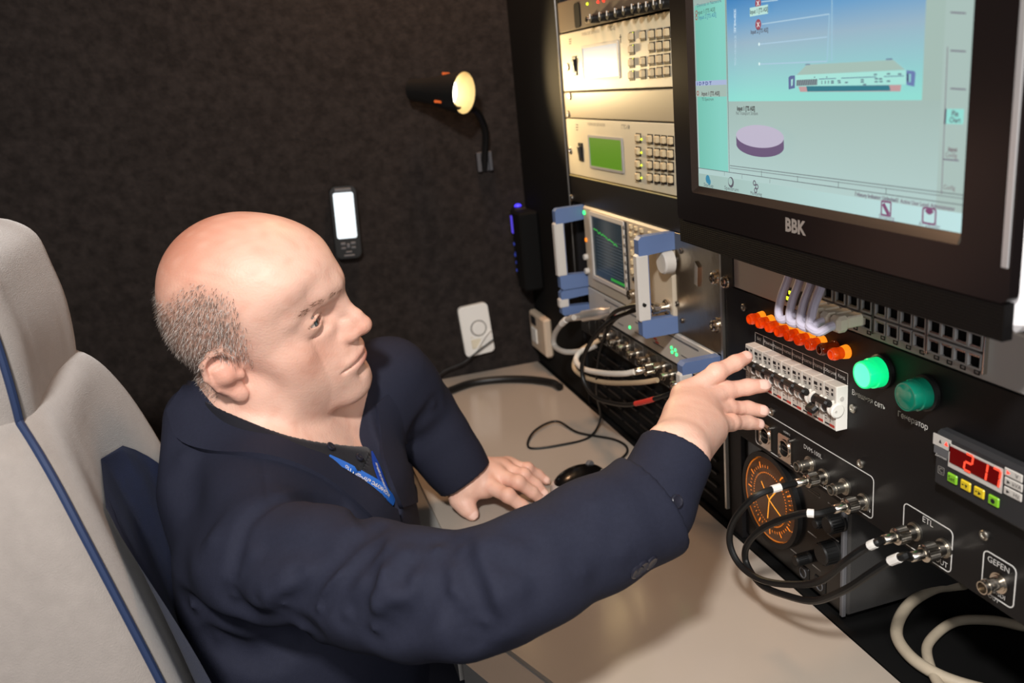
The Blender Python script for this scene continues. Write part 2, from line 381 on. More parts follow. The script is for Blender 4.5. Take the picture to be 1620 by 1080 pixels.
for i in range(12): b.box((cx+.004, y0+.012+i*.0048, n+.0009), (w*.8, .0007, .0002))
b.build('trace_rows', emi('grey_trace', '#57606a', .6), sc_)
b = MB()
pts = [(x0+.006+i*(w-.03)/24, cy+.028-i*.0006+random.uniform(-.0022, .0022)) for i in range(25)]
for p, q in zip(pts, pts[1:]): b.line(p, q, .0016, n+.0011)
b.build('trace', emi('green_trace', '#3fbf4a', .9), sc_)
b = MB(); b.box((x1-.03, y0+.006, n+.0011), (.05, .004, .0003)); b.build('status_bar', emi('green_bar', '#2f9a38', .8), sc_)
b = MB(); b.box((x1+.006, cy, n+.0006), (.011, h+.012, .0012)); b.build('softkey_strip', 'darkgrey', an)
for i in range(8):
    push_key((x1+.006, y0+.004+i*(h-.006)/7, n+.0008), an, 'greyink', .55)
for r in range(2):
    for c, x in enumerate((1000, 1008, 1017, 1030, 1039)):
        a = F(x, 358+12*r+(x-1000)*.37, n); push_key((a[0], a[1], n), an, 'beige', .72)
for r in range(4):
    for c, x in enumerate((1002, 1009, 1016)):
        a = F(x, 385+14.5*r+(x-1002)*.45, n); o = push_key((a[0], a[1], n), an, 'beige', .7); o.scale = (.62, .95, .7)
for c, x in enumerate((1005, 1013, 1020)):
    a = F(x, 441+(x-1005)*.5, n); push_key((a[0], a[1], n), an, 'ink', .7)
def knob(parent, loc, r, d, m, name='knob'):
    b = MB(); b.lathe([(r, 0), (r*.97, d*.85), (r*.85, d)], loc, (0, 0, 1), 20); return b.build(name, m, parent)
a = F(1050, 415, n+.01); knob(an, (a[0], a[1], n), .0155, .014, 'lightgrey', 'rotary_knob')
for (u, v), m in (((924.5, 336), 'greenled'), ((927.5, 379), emi('orange_led', '#ff8a20', 1.5))):
    a = F(u, v, n); b = MB(); b.box((a[0]+.001, a[1], n+.001), (.005, .006, .002), .0006); b.build('indicator_led', m, an)
for u, v in ((929, 406), (931, 428)): a = F(u, v, n); knob(an, (a[0], a[1], n), .005, .006, 'lightgrey', 'socket')
def bnc_jack(parent, loc, s=1., L=.0165, name='coaxial_jack', m='steel'):
    b = MB(); pr = [(.0078, 0), (.0078, .0022), (.0066, .0022), (.0066, .0034), (.0049, .0034), (.0049, L-.005), (.0056, L-.005), (.0056, L-.0035), (.0049, L-.0035), (.0049, L), (.0041, L), (.0041, L-.007)]
    b.lathe([(r*s, t*s) for r, t in pr], loc, (0, 0, 1), 18)
    for w in (.6, .6+math.pi): b.cyl((loc[0], loc[1], loc[2]+.0095*s), (loc[0]+math.cos(w)*.0066*s, loc[1]+math.sin(w)*.0066*s, loc[2]+.0095*s), .001*s, n=6)
    return b.build(name, m, parent)
for u, v in ((1009, 464), (1048, 487)): a = F(u, v, n+.008); bnc_jack(an, (a[0], a[1], n), 1.35, m='chrome')
# bright adaptor plate next to the analyser
F = Face(.9655, .9665)
pl = thing('adaptor_plate', 'bare brushed metal plate with bolts between the analyser and the black rack post', 'metal plate', F.loc, RACK)
b = MB(); b.box((.059, .066, -.001), (.117, .131, .003), .0008); b.build('plate', mat('worn_steel', '#a89c8a', .32, 1., bump=.25, bscale=60, var=.12, vscale=14), pl)
for u, v in ((1134, 439), (1134.5, 514)): 
    a = F(u, v); b = MB(); b.lathe([(.009, 0), (.009, .0018), (.0066, .0018), (.0066, .006), (.005, .0072), (.0034, .0072), (.003, .004)], (*a, .0005), (0, 0, 1), 16); b.build('bolt', 'chrome', pl)
for u, v in ((1078, 397), (1071, 410), (1072, 480), (1080, 507)):
    a = F(u, v); b = MB(); b.lathe([(.0035, 0), (.0033, .002), (.002, .0028)], (*a, .0005), (0, 0, 1), 10); b.build('screw', 'steeldark', pl)
a = F(1105, 434); b = MB(); b.prism([(a[0]-.005, a[1]-.012), (a[0]+.003, a[1]-.014), (a[0]+.005, a[1]+.01), (a[0]-.002, a[1]+.016)], .0005, .0035); b.build('latch_tab', 'chrome', pl)
# one-unit receiver with blue handles
F = Face(1.2765, .9225)
rc = thing('stream_receiver', 'flat silver receiver with green lights and short blue handles, under the spectrum analyser', 'receiver', F.loc, RACK)
plate(F, .408, .0425, mat('silver_front', '#b4aea6', .42), rc, n1=.003); b = MB(); b.box((.2, .021, -.1), (.38, .04, .19)); b.build('chassis', 'midgrey', rc)
handle(rc, -.0065, .0425, .013, .05, .013); handle(rc, .412, .0425, .013, .05, .013)
for u, v in ((999.6, 517), (1066, 549), (1072, 553), (1067, 556), (1074, 560)):
    a = F(u, v); b = MB(); b.cyl((*a, .003), (*a, .0042), .0021, n=10); b.build('indicator_led', 'greenled', rc)
for u, v in ((977, 499), (1040, 535), (1043, 541)):
    a = F(u, v); b = MB(); b.box((*a, .0033), (.009, .002, .0006)); b.build('printed_mark', 'redink', rc)
b = MB()
for u, v, w_ in ((985, 512, .02), (1012, 527, .02), (1045, 545, .03), (1090, 566, .03), (1020, 515, .05)): a = F(u, v); b.box((*a, .0032), (w_, .0014, .0004))
b.box((.22, .036, .0032), (.30, .0022, .0004)); b.build('printed_marks', 'midgrey', rc)
F = LF(.8785)
pp = thing('coaxial_patch_panel', 'black patch panel with a row of small coaxial jacks below the silver receiver', 'patch panel', F.loc, RACK)
plate(F, BAYW, .0425, 'panel', pp)
for u, v in ((972, 541), (985.5, 549), (1001, 560), (1019, 569), (1042, 581), (1055, 594), (1072, 607), (955, 531), (1092, 620)):
    a = F(u, v, .01); bnc_jack(pp, (a[0], a[1], .002), 1., m='chrome')
b = MB()
for i in range(9): b.ring(rrect(.03, .036, .001, 1, .055+.0455*i, .021), rrect(.0288, .0348, .001, 1, .055+.0455*i, .021), .002, .0023)
b.build('printed_frames', 'greyink', pp)
F = LF(.745)
vp = thing('vent_panel', 'black slotted ventilation panel low in the far rack, behind the reaching hand', 'vent panel', F.loc, RACK)
plate(F, BAYW, .131, 'darkbox', vp, n0=-.012, n1=-.006)
vb = MB(); vb.box((0, 0, 0), (.05, .003, .004)); v0 = None
for i in range(7):
    for j in range(6):
        if v0 is None: v0 = vb.build('vent_slat', 'panel', vp); o = v0
        else: o = v0.copy(); COL.objects.link(o)
        o.location = (.06+i*.06, .02+j*.018, -.0045)
# ------------------------------------------------------------------ right-hand bay: network switch
F = Face(.845, 1.0565)
ns = thing('network_switch', 'grey network switch with a long row of ports, half hidden under the monitor', 'network switch', F.loc, RACK)
plate(F, .4825, .0425, mat('switch_grey', '#a9a6a3', .42), ns, n1=.002)
b = MB(); b.box((.24, .021, -.1), (.44, .04, .19)); b.build('chassis', 'midgrey', ns)
b = MB(); b.box((.012, .021, .0028), (.025, .042, .002)); b.build('mounting_ear', 'black', ns)
a = F(1154, 445); b = MB(); b.lathe([(.008, 0), (.008, .0015), (.0062, .0015), (.0062, .005), (.0045, .006), (.003, .006), (.0026, .0035)], (*a, .0035), (0, 0, 1), 16); b.build('bolt', 'chrome', ns)
b = MB(); a0 = F(1263, 470); b.box((a0[0], a0[1], .0022), (.035, .016, .0008)); li = b.build('light_matrix', 'ink', ns)
lb = MB(); lb.box((0, 0, .0028), (.003, .0034, .001)); l0 = None
for i in range(8):
    for j in range(2):
        o = lb.build('matrix_light', ('yellowled' if i < 2 and not (i == 0 and j == 1) else 'darkgrey'), li); o.location = (a0[0]-.014+.004*i, a0[1]-.0035+.0065*j, 0)
# port groups
port = MB(); port.ring(rrect(.0138, .0128, .0008, 1), rrect(.0112, .0098, .0004, 1), 0, .004); port.mi = 1; port.box((0, 0, .0005), (.0114, .0100, .001)); port.mi = 2
for i in range(6): port.box((-.004+.0016*i, .0042, .002), (.0007, .002, .003))
port.mi = 1; port.box((0, -.0055, .0018), (.005, .0025, .0022))
p0 = None; pn = 1
tickm = 'ink'
for gi, (u0, u1) in enumerate(((1317, 1378), (1400, 1462), (1485, 1549))):
    A = F(u0, 169+(u0-391)*.362+3); B = F(u1, 169+(u1-391)*.362+3)
    A = (A[0], .0165); B = (B[0], .0165)
    for i in range(4):
        x = A[0]+(B[0]-A[0])*i/3
        for j in range(2):
            if p0 is None: p0 = port.build('port', ['grey', 'darkbox', 'chrome'], ns); o = p0
            else: o = p0.copy(); COL.objects.link(o)
            o.location = (x, .0145+.0148*j, .002); o.rotation_euler = (0, 0, 0 if j == 0 else math.pi)
        b = MB(); b.ring(rrect(.0052, .0036, .0003, 1, x, .0045), rrect(.0036, .002, .0002, 1, x, .0045), .002, .0024); b.build('port_mark', 'ink', ns)
    for x in (A[0]-.0088, B[0]+.0088):
        b = MB(); b.box((x, .0225, .004), (.0014, .033, .004), .0004); b.build('port_frame', 'chrome', ns)
text('10/100 Base-TX', .005, (.43, .031, .0024), 'white', ns); text('Auto-negotiation', .005, (.43, .025, .0024), 'white', ns)
# ------------------------------------------------------------------ power distribution panel
F = Face(.845, .8785)
pw = thing('power_distribution_board', 'black power panel with amber lamps, breakers, two green pilot lamps and a red meter', 'control panel', F.loc, RACK)
plate(F, .4825, .1765, 'panel', pw, n0=-.003, n1=0, bev=.0008)
amber_on = mat('amber_lens_lit', '#d8480a', .12, emit='#e84404', es=.22, trans=.35, coat=.6)
amber_core = emi('amber_glow', '#ff8c1a', 1.2)
amber_off = mat('amber_lens_dark', '#8a3408', .12, trans=.35, coat=.6)
LAMPS = ((1196.4, 503.3), (1210.6, 509.4), (1225.6, 515.6), (1240.9, 522.4), (1256.7, 528.9), (1273.1, 535.6), (1290.6, 543.1), (1309.4, 550.6), (1327.8, 558.3))
for i, (u, v) in enumerate(LAMPS):
    a = F(u, v, .0085); off = i == 7
    b = MB(); b.lathe([(.0064, 0), (.0064, .0015), (.0056, .0018), (.0056, .012), (.006, .0125), (.006, .0145), (.0052, .0168), (.0036, .0172), (.0034, .0155), (.001, .0155)], (0, 0, 0), (0, 0, 1), 20)
    l = b.build('indicator_lamp', amber_off if off else amber_on, pw, 'unlit amber lamp' if off else None); l.location = (a[0], a[1], 0)
    if not off:
        b = MB(); b.lathe([(.0066, .0003), (.0062, .004), (.0057, .0065)], (0, 0, 0), (0, 0, 1), 16); b.build('glowing_base', amber_core, l)
    b = MB(); b.ring(circ(.0046, 16), circ(.0036, 16), .0168, .0178); b.build('lens_rim', amber_off if off else amber_on, l)
# printed label table above the breakers
b = MB(); DV = [1195, 1208.3, 1223.3, 1238.3, 1253.7, 1270.2, 1287.2, 1304.4, 1323.1, 1341.7]
L0 = F(1195, 525); L1 = F(1342, 591.3); yl = (L0[1]+L1[1])/2
xs = [F(u, 525+(u-1195)*.451)[0] for u in DV]
b.line((xs[0], yl), (xs[-1], yl), .0006, .0003)
for x in xs: b.line((x, yl), (x, yl-.0105), .0006, .0003)
b.build('label_table', 'whiteink', pw)
for i, s in enumerate(('БИТ', 'Розетки', 'Розетки', 'Розетка 1', 'Розетка 2', 'Розетка 1', 'Розетка 3', 'Обогрев', 'Конд.')):
    text(s, .0044, ((xs[i]+xs[i+1])/2, yl-.0058, .0003), 'whiteink', pw, sx=.85 if len(s) > 7 else .95)
# breakers
BN = .012
bz0 = F(1322, 682, BN)[1]; bz1 = F(1322, 612, BN)[1]; bx1 = F(1322, 645, BN)[0]; bx0 = F(1179, 560, BN)[0]
mw = (bx1-bx0)/9; bm = (bz0+bz1)/2
brk_face = mat('breaker_grey', '#c8c2b8', .5); brk_side = mat('breaker_end_white', '#ece8e0', .5)
for i in range(9):
    x = bx0+mw*(i+.5)
    b = MB(); b.box((0, 0, BN/2), (mw-.0005, bz1-bz0, BN), .0006)
    br = b.build('circuit_breaker', brk_face, pw); br.location = (x, bm, 0)
    b = MB(); H = (bz1-bz0)/2
    b.box((-.0044, H-.0055, BN+.0001), (.005, .003, .0003)); b.box((.0035, H-.0045, BN+.0001), (.0022, .0022, .0003)); b.box((.0035, H-.0088, BN+.0001), (.0026, .0026, .0003))
    b.box((-.0035, H-.0092, BN+.0001), (.004, .0007, .0003)); b.box((-.003, H-.011, BN+.0001), (.003, .0005, .0003))
    for k in range(3): b.box((-.0055, -.0085-.0026*k, BN+.0001), (.0022, .0005, .0003))
    b.box((.001, -.011, BN+.0001), (.0004, .009, .0003)); b.box((-.003, -H+.0035, BN+.0001), (.007, .0014, .0003)); b.build('printed_marks', 'ink', br)
    b = MB(); b.box((.004, -H+.0035, BN+.0001), (.007, .0024, .0003)); b.build('red_mark', 'redink', br)
    b = MB()
    for k in (-1, 1): b.lathe([(.0078, -.0009), (.0078, .0009)], (k*.0056, 0, BN-.001), (1, 0, 0), 20)
    b.build('toggle_hub', brk_side, br)
    down = i == 7; sg = -1 if down else 1
    b = MB(); b.lathe([(.0064, -.0045), (.0064, .0045)], (0, 0, BN-.001), (1, 0, 0), 16)
    b.box((0, sg*.0062, BN+.0068), (.0166 if not down else .013, .0062, .0095), .0018, Matrix.Rotation(-sg*.55, 3, 'X'))
    b.build('toggle_lever', 'blackplastic', br, 'lever switched down' if down else None)
b = MB(); b.box((bx1+.0008, bm, BN/2), (.0012, bz1-bz0, BN+.0002), .0004)
b.lathe([(.0072, 0), (.0072, .0022), (.006, .003)], (bx1+.0002, bm-.001, BN-.0005), (1, 0, 0), 20); ec = b.build('end_cap', brk_side, pw, 'white end cap of the breaker row')
b = MB(); b.cyl((bx1+.003, bm-.001, BN+.002), (bx1+.0036, bm-.001, BN+.002), .0012, n=10); b.cyl((bx1+.0012, bz1-.012, BN*.55), (bx1+.002, bz1-.012, BN*.55), .0022, n=12); b.build('rivet', 'lightgrey', ec)
# pilot lamps
def pilot(u, v, lit):
    a = F(u, v, .021)
    b = MB(); b.lathe([(.0152, 0), (.0152, .003), (.0138, .0042)], (0, 0, 0), (0, 0, 1), 28); body = b.build('pilot_lamp', 'blackplastic', pw); body.location = (a[0], a[1], 0)
    lens = mat('green_lens_lit' if lit else 'green_lens_dark', '#10b070' if lit else '#0c6f58', .15, emit='#08d87a' if lit else '#064a38', es=1.1 if lit else .12, coat=.5)
    b = MB(); b.lathe([(.0132, .004), (.0132, .012), (.0122, .0128), (.0122, .019), (.0116, .0208), (.0104, .0208)], (0, 0, 0), (0, 0, 1), 28, cap0=False, cap1=False); b.build('lens_barrel', lens, body)
    b = MB(); b.lathe([(.0104, .0206), (.0098, .0208), (.0001, .0212)], (0, 0, 0), (0, 0, 1), 28, cap0=False); b.build('lens_face', (emi('green_glow', '#5cffb8', 1.5) if lit else lens), body)
pilot(1363, 593.5, True); pilot(1431, 628, False)
text('Внешняя сеть', .0072, (*F(1374, 632), .0003), 'whiteink', pw, sx=.92); text('Генератор', .0072, (*F(1444, 665), .0003), 'whiteink', pw, sx=.95)
# screws
sb = MB(); sb.lathe([(.0042, 0), (.0042, .0012), (.0034, .002), (.002, .002), (.0016, .001)], (0, 0, 0), (0, 0, 1), 14); s0 = None
for u, v in ((1177, 486), (1221.5, 651), (1350, 646), (1362, 733), (1558, 846)):
    a = F(u, v)
    if s0 is None: s0 = sb.build('panel_screw', 'steel', pw); o = s0
    else: o = s0.copy(); COL.objects.link(o)
    o.location = (*a, 0)
# digital meter
mn = .012
T = F(1479, 677, mn); R_ = (T[0]+.0965, T[1]-.0475)
mtr = MB(); mtr.box(((T[0]+R_[0])/2, (T[1]+R_[1])/2, mn/2), (R_[0]-T[0], T[1]-R_[1], mn), .003); meter = mtr.build('digital_meter', 'darkgrey', pw)
def mrect(u0, v0, u1, v1, m, name, n1=.0008, bev=0., label=None):
    a = F(u0, v0, mn); c = F(u1, v1, mn); b = MB(); b.box(((a[0]+c[0])/2, (a[1]+c[1])/2, mn+n1/2), (c[0]-a[0], a[1]-c[1], n1), bev); return b.build(name, m, meter, label), a, c
mrect(1478, 684, 1504, 703+11, 'lightgrey', 'label_plate'); mrect(1479, 703, 1502, 726, 'midgrey', 'label_plate', .0007)
mrect(1503, 701, 1585, 780, 'lightgrey', 'display_surround')
dsp, a, c = mrect(1505.5, 705, 1581, 769, mat('red_filter', '#500606', .15, emit='#5a0404', es=.5), 'red_display', .0014)
SEG = {'2': 'abged', '1': 'bc', '7': 'abc'}
def seven(ch, x, y, h):
    w = h*.5; t = h*.13; sk = .10; b = MB()
    P = {'a': ((0, h), (w, h)), 'b': ((w, h), (w, h/2)), 'c': ((w, h/2), (w, 0)), 'd': ((0, 0), (w, 0)), 'e': ((0, h/2), (0, 0)), 'f': ((0, h), (0, h/2)), 'g': ((0, h/2), (w, h/2))}
    for s in SEG[ch]:
        p, q = [np.array((x+k[0]+sk*k[1], y+k[1])) for k in P[s]]; d = (q-p)*.06; b.line(p+d, q-d, t, mn+.0017)
    b.build('digit', emi('red_digit', '#ff4a30', 1.6), dsp)
for ch, u, v in (('2', 1534, 731), ('1', 1557, 743), ('7', 1577, 754)):
    p = F(u, v, mn); seven(ch, p[0]-.0035, p[1]-.0068, .0136)
for u, v, m, s in ((1508.6, 756.4, 'green', 'Set'), (1529.7, 767.5, 'yellow', '▼'), (1551, 778.5, 'yellow', '►'), (1574, 791.7, 'green', '●')):
    p = F(u, v, mn); b = MB(); b.box((p[0], p[1], mn+.001), (.0100, .0080, .002), .001)
    o = b.build('meter_button', M.setdefault('key_'+m, mat('key_'+m, '#7cb82a' if m == 'green' else '#d8bc28', .4)), meter, m+' button')
    if s == 'Set': text(s, .0052, (p[0], p[1], mn+.0022), 'ink', o)
    else:
        b = MB(); b.box((p[0]-.002, p[1]+.0004, mn+.0021), (.0016, .0008, .0002)) if m == 'yellow' else b.prism(circ(.0019, 12, *p), mn+.002, mn+.0022)
        if m == 'yellow': b.prism([(p[0], p[1]+.0012), (p[0]+.0012, p[1]-.0014), (p[0]+.0024, p[1]+.0012)][::-1] if s == '▼' else [(p[0], p[1]-.0016), (p[0]+.0026, p[1]), (p[0], p[1]+.0016)], mn+.002, mn+.0022)
        b.build('symbol', 'ink', o)
for (u, v), s in (((1603, 750), 'V'), ((1603, 765), 'kVA'), ((1602, 780), 'Hz')):
    p = F(u, v, mn); b = MB(); b.box((p[0]+.0008, p[1], mn+.0006), (.0155, .0062, .0012), .0006); o = b.build('unit_label', 'lightgrey', meter)
    text(s, .0045, (p[0]+.0042, p[1], mn+.0013), 'ink', o); b = MB(); b.prism([(p[0]-.0042, p[1]-.0014), (p[0]-.0014, p[1]), (p[0]-.0042, p[1]+.0014)], mn+.0012, mn+.0014)
    b.build('pointer', 'redled' if s == 'V' else 'ink', o)
p = F(1489, 744, mn); b = MB(); b.ring(rrect(.0066, .0066, .0006, 1, *p), rrect(.0058, .0058, .0004, 1, *p), mn, mn+.0003); b.build('emblem_frame', 'greyink', meter); text('C', .006, (*p, mn+.0003), 'greyink', meter, bold=.00015)
b = MB(); p = F(1489, 698, mn); b.prism([(p[0]-.0014, p[1]-.0012), (p[0]+.0014, p[1]-.0012), (p[0], p[1]+.0016)], mn+.0008, mn+.001); b.build('symbol', 'ink', meter)
b = MB(); p = F(1498.5, 702, mn); b.prism([(p[0]-.0018, p[1]-.0014), (p[0]+.0018, p[1]-.0014), (p[0], p[1]+.0018)], mn+.0008, mn+.001); b.build('symbol', 'redled', meter)
p = F(1490, 722, mn); text('Дисплей', .0028, (*p, mn+.0008), 'whiteink', meter)
# connector fields
def frame_print(pts, name='printed_frame', w=.0009, r=.005):
    x0, x1, y0, y1 = pts; b = MB(); cx, cy = (x0+x1)/2, (y0+y1)/2
    b.ring(rrect(x1-x0, y1-y0, r, 5, cx, cy), rrect(x1-x0-2*w, y1-y0-2*w, r-w, 5, cx, cy), 0, .0003); return b.build(name, 'whiteink', pw)
def fbox(tl, br): a = F(*tl); c = F(*br); return (a[0], c[0], c[1], a[1])
D = fbox((1195, 655), (1381, 822)); frame_print((D[0], D[1], .0048, F(1297, 714-10)[1]))
E_ = fbox((1430, 797), (1505, 901)); frame_print((E_[0], E_[1], F(1462, 880)[1], F(1470, 817)[1]))
G_ = fbox((1556, 874), (1604, 960)); frame_print((G_[0], G_[1], F(1577, 948)[1], F(1580, 881)[1]))
text('DVM-100L', .0068, (*F(1286, 714), .0003), 'whiteink', pw)
text('2 OUT', .0058, (*F(1310, 772), .0003), 'whiteink', pw); text('ASI 4 IN', .0058, (*F(1366, 801), .0003), 'whiteink', pw)
text('ETL', .0078, (*F(1468, 825), .0003), 'whiteink', pw); text('ASI OUT', .0068, (*F(1482, 884), .0003), 'whiteink', pw, sx=.95)
text('GEFEN', .0070, (*F(1580, 893), .0003), 'whiteink', pw); text('HD-SDI', .0050, (*F(1577, 938), .0003), 'whiteink', pw); text('OUT', .0050, (*F(1572, 946), .0003), 'whiteink', pw)
text('HDMI 2', .0036, (*F(1245, 685), .0003), 'whiteink', pw)
for u, v in ((1211, 689), (1242, 709)):
    a = F(u, v, .002); b = MB(); b.ring(rrect(.0235, .029, .003, 8, *a), [(a[0]+.0098*math.cos(t), a[1]+.0098*math.sin(t)) for t in [math.atan2(y-a[1], x-a[0]) for x, y in rrect(.0235, .029, .003, 8, *a)]], 0, .003)
    b.ring(circ(.0100, 28, *a), circ(.0086, 28, *a), 0, .0042)
    o = b.build('video_socket', 'chrome', pw); b = MB(); b.prism(circ(.0088, 24, *a), 0, .0016); b.build('socket_insert', 'darkbox', o)
    b = MB(); b.ring(rrect(.0125, .0062, .002, 4, *a), rrect(.0108, .0045, .0014, 4, *a), .0016, .0024); b.build('socket_slot', 'steeldark', o)
    b = MB()
    for s in (-1, 1): b.lathe([(.0022, 0), (.002, .0009)], (a[0]+s*.009, a[1]+s*.0118, .003), (0, 0, 1), 10)
    b.build('socket_screw', 'steeldark', o)
JACKS = {'dvm1': F(1283, 733), 'dvm2': F(1305, 753), 'dvm3': F(1338, 769), 'dvm4': F(1368, 793), 'etl1': F(1449, 840), 'etl2': F(1495, 866), 'gefen': F(1583, 921)}
for k, a in JACKS.items(): bnc_jack(pw, (a[0], a[1], 0), 1.05, m='chrome' if k == 'gefen' else 'steel')
# ------------------------------------------------------------------ coaxial cables with knurled plugs
def knurl_plug(parent, p, d, name='plug', s=1., m='chrome'):
    b = MB(); b.lathe([(r*s, t*s) for r, t in ((.0058, .002), (.0066, .002), (.0066, .009), (.0052, .009), (.0052, .0105), (.0074, .0108))], p, d, 20, cap1=False)
    n = 24; a_, b_, dd = frame_of(d); pts = []; p = Vector(p)
    prof = []
    for i, t in enumerate((.0108, .0136, .0142, .017, .0176, .0204)): prof.append((.0076 if i % 2 == 0 or True else .007, t))
    for j, (r, t) in enumerate(prof):
        for k in range(48):
            w = 2*math.pi*k/48; rr = (r+(.00035 if k % 2 else -.00035))*s; pts.append(p+dd*t*s+(a_*math.cos(w)+b_*math.sin(w))*rr)
    fs = [(j*48+k, j*48+(k+1) % 48, (j+1)*48+(k+1) % 48, (j+1)*48+k) for j in range(len(prof)-1) for k in range(48)]; b.add(pts, fs)
    b.lathe([(r*s, t*s) for r, t in ((.0074, .0204), (.0060, .0215), (.0044, .0216), (.0042, .033), (.0036, .0335))], p, d, 20, cap0=False); return b.build(name, m, parent, sharp=50)
def cable(name, label, cat, ends, path, r, m, group=None, plugs=(1, 1), tags=(), boots=True, s=1., pm='chrome', tagm='white', n=10):
    P0 = Vector(ends[0]); t = thing(name, label, cat, P0, None, group)
    pts = [np.array(p) for p in path]; cur = bez(pts, 8)
    b = MB(); b.tube([Vector(p)-P0 for p in cur], r, n); c = b.build('cable_jacket', m, t)
    for k, (pl, e) in enumerate(zip(plugs, ends)):
        if pl:
            q = Vector(path[0] if k == 0 else path[-1]); knurl_plug(t, Vector(e)-P0, q-Vector(e), s=s, m=pm)
    L = len(cur)
    for (i0, i1) in tags:
        seg = [Vector(cur[min(L-1, int(round(i0*(L-1)))+j)])-P0 for j in range(max(2, int(round((i1-i0)*(L-1)))))]
        b = MB(); b.tube(seg, r*1.18, n); b.build('cable_tag', tagm, c)
    return t
def jw(a, n): return np.array([.481-n, F.y-a[0], F.z+a[1]])
def pa(*L): return [onX(u, v, x) for u, v, x in L]
e1, e2, e3, e4 = [jw(JACKS[k], .0) for k in ('dvm2', 'dvm4', 'etl1', 'etl2')]
o1, o2, o3, o4 = [jw(JACKS[k], .034) for k in ('dvm2', 'dvm4', 'etl1', 'etl2')]
cable('coaxial_cable', 'black coaxial cable plugged in at DVM-100L, outer of the two loops over the dial', 'cable', (e1, e3),
      [o1, jw(JACKS['dvm2'], .05)]+pa((1195, 785, .405), (1163, 820, .392), (1154, 855, .388), (1168, 890, .39), (1200, 915, .395), (1245, 924, .403), (1297, 919, .412), (1340, 886, .415), (1366, 868, .422), (1390, 857, .4285))+[o3], .0034, 'rubber', 'black looped coaxial cables', tags=((.085, .125), (.865, .91)))
cable('coaxial_cable', 'black coaxial cable plugged in beside 4 IN, hanging lower in front of the dial', 'cable', (e2, e4),
      [o2, jw(JACKS['dvm4'], .05)]+pa((1265, 813, .42), (1213, 832, .408), (1184, 858, .40), (1180, 888, .40), (1204, 924, .398), (1245, 942, .402), (1290, 950, .408), (1338, 932, .412), (1378, 906, .419), (1405, 889, .425), (1432, 879, .4305))+[o4], .0034, 'rubber', 'black looped coaxial cables', tags=((.10, .14), (.86, .905)))
# ------------------------------------------------------------------ patch cables at the network switch
Fs = Face(.845, 1.0565)
plug = MB(); plug.box((0, 0, .010), (.0122, .0105, .022), .0012); plug.box((0, -.001, .025), (.0140, .0150, .012), .003)
for i in range(4): plug.box((0, -.0055, .0225+.0022*i), (.0105, .003, .001))
pk = None
for i, (u, v, tgt) in enumerate(((1303, 498, ((1283, 502), (1270, 488))), (1322, 503, ((1296, 512), (1284, 480))), (1341, 511, ((1316, 520), (1310, 495))), (1358, 513, ((1322, 524), (1345, 490))))):
    a = Fs(u+8, 169+(u+8-391)*.362, .0); a = (a[0], .0155)
    P0 = np.array([.481, Fs.y-a[0], Fs.z+a[1]])
    t = thing('patch_cable', ('pale lilac network patch cable, %s of the four under the monitor' % ('furthest', 'second furthest', 'third furthest', 'nearest')[i]), 'cable', P0, RACK, 'network patch cables')
    if pk is None: pk = plug.build('plug', mat('ivory_plug', '#e2d8c4', .4), t)
    else: pk = pk.copy(); COL.objects.link(pk); pk.parent = t
    lp = bez([(0, -.001, .020), (-.001, -.003, .034), (-.007, -.008, .040), (-.014-.001*i, -.009+.001*i, .042), (-.021, -.003, .039), (-.025, .010, .033), (-.026, .03, .024), (-.026, .06, .020)], 6)
    b = MB(); b.tube(lp, .0040, 10); b.build('cable_jacket', 'lilaccable', t)
# ------------------------------------------------------------------ communications receiver with the amber dial, below the panel
F2 = Face(.822, .746, .492)
rx = thing('radio_receiver', 'black desktop receiver with a glowing amber round dial and knobs, under the black power panel', 'radio', F2.loc, RACK)
RWD, RHT = .186, .131
b = MB(); b.box((RWD/2, RHT/2, -.075), (RWD, RHT, .15), .003); b.build('case', mat('dark_grey_case', '#3a3938', .5, bump=.15, bscale=900), rx)
b = MB(); b.box((RWD/2-.003, RHT/2, .0015), (RWD-.006, RHT-.004, .003), .001); b.build('front_panel', 'blackgloss', rx)
b = MB(); b.box((RWD-.0035, RHT/2, .0025), (.005, RHT, .005), .001); b.build('edge_strip', 'midgrey', rx)
dc = F2(1222, 789, .004); DR = .0495
b = MB(); b.ring(circ(DR+.006, 40, *dc), circ(DR, 40, *dc), .003, .009); b.build('dial_bezel', 'blackplastic', rx)
b = MB(); b.prism(circ(DR, 40, *dc), .002, .0035); dial = b.build('dial', mat('brown_dial', '#4a4038', .5, emit='#8a4a18', es=.13), rx)
b = MB()
for i in range(48):
    w = 2*math.pi*i/48; r0 = DR*.72; r1 = DR*(.86 if i % 4 == 0 else .78)
    if 9 <= i <= 12: continue
    c_, s_ = math.cos(w), math.sin(w); b.line((dc[0]+r0*c_, dc[1]+r0*s_), (dc[0]+r1*c_, dc[1]+r1*s_), .0016 if i % 4 == 0 else .0009, .0038)
for i in range(60):
    w = 2*math.pi*i/60; c_, s_ = math.cos(w), math.sin(w); b.line((dc[0]+DR*.60*c_, dc[1]+DR*.60*s_), (dc[0]+DR*.63*c_, dc[1]+DR*.63*s_), .0012, .0038)
b.build('dial_marks', emi('amber_marks', '#ff8a1c', 1.1), dial)
b = MB()
for w, r1 in ((.9, .42), (-.45, .60), (2.35, .45), (-1.7, .5)): b.line(dc, (dc[0]+DR*r1*math.cos(w), dc[1]+DR*r1*math.sin(w)), .0016, .0041)
b.build('dial_hands', emi('amber_hands', '#ffa030', 1.3), dial)
b = MB(); b.ring(circ(DR*.985, 48, *dc), circ(DR*.95, 48, *dc), .0036, .0052); b.build('lit_rim', emi('amber_rim', '#e07818', .75), dial)
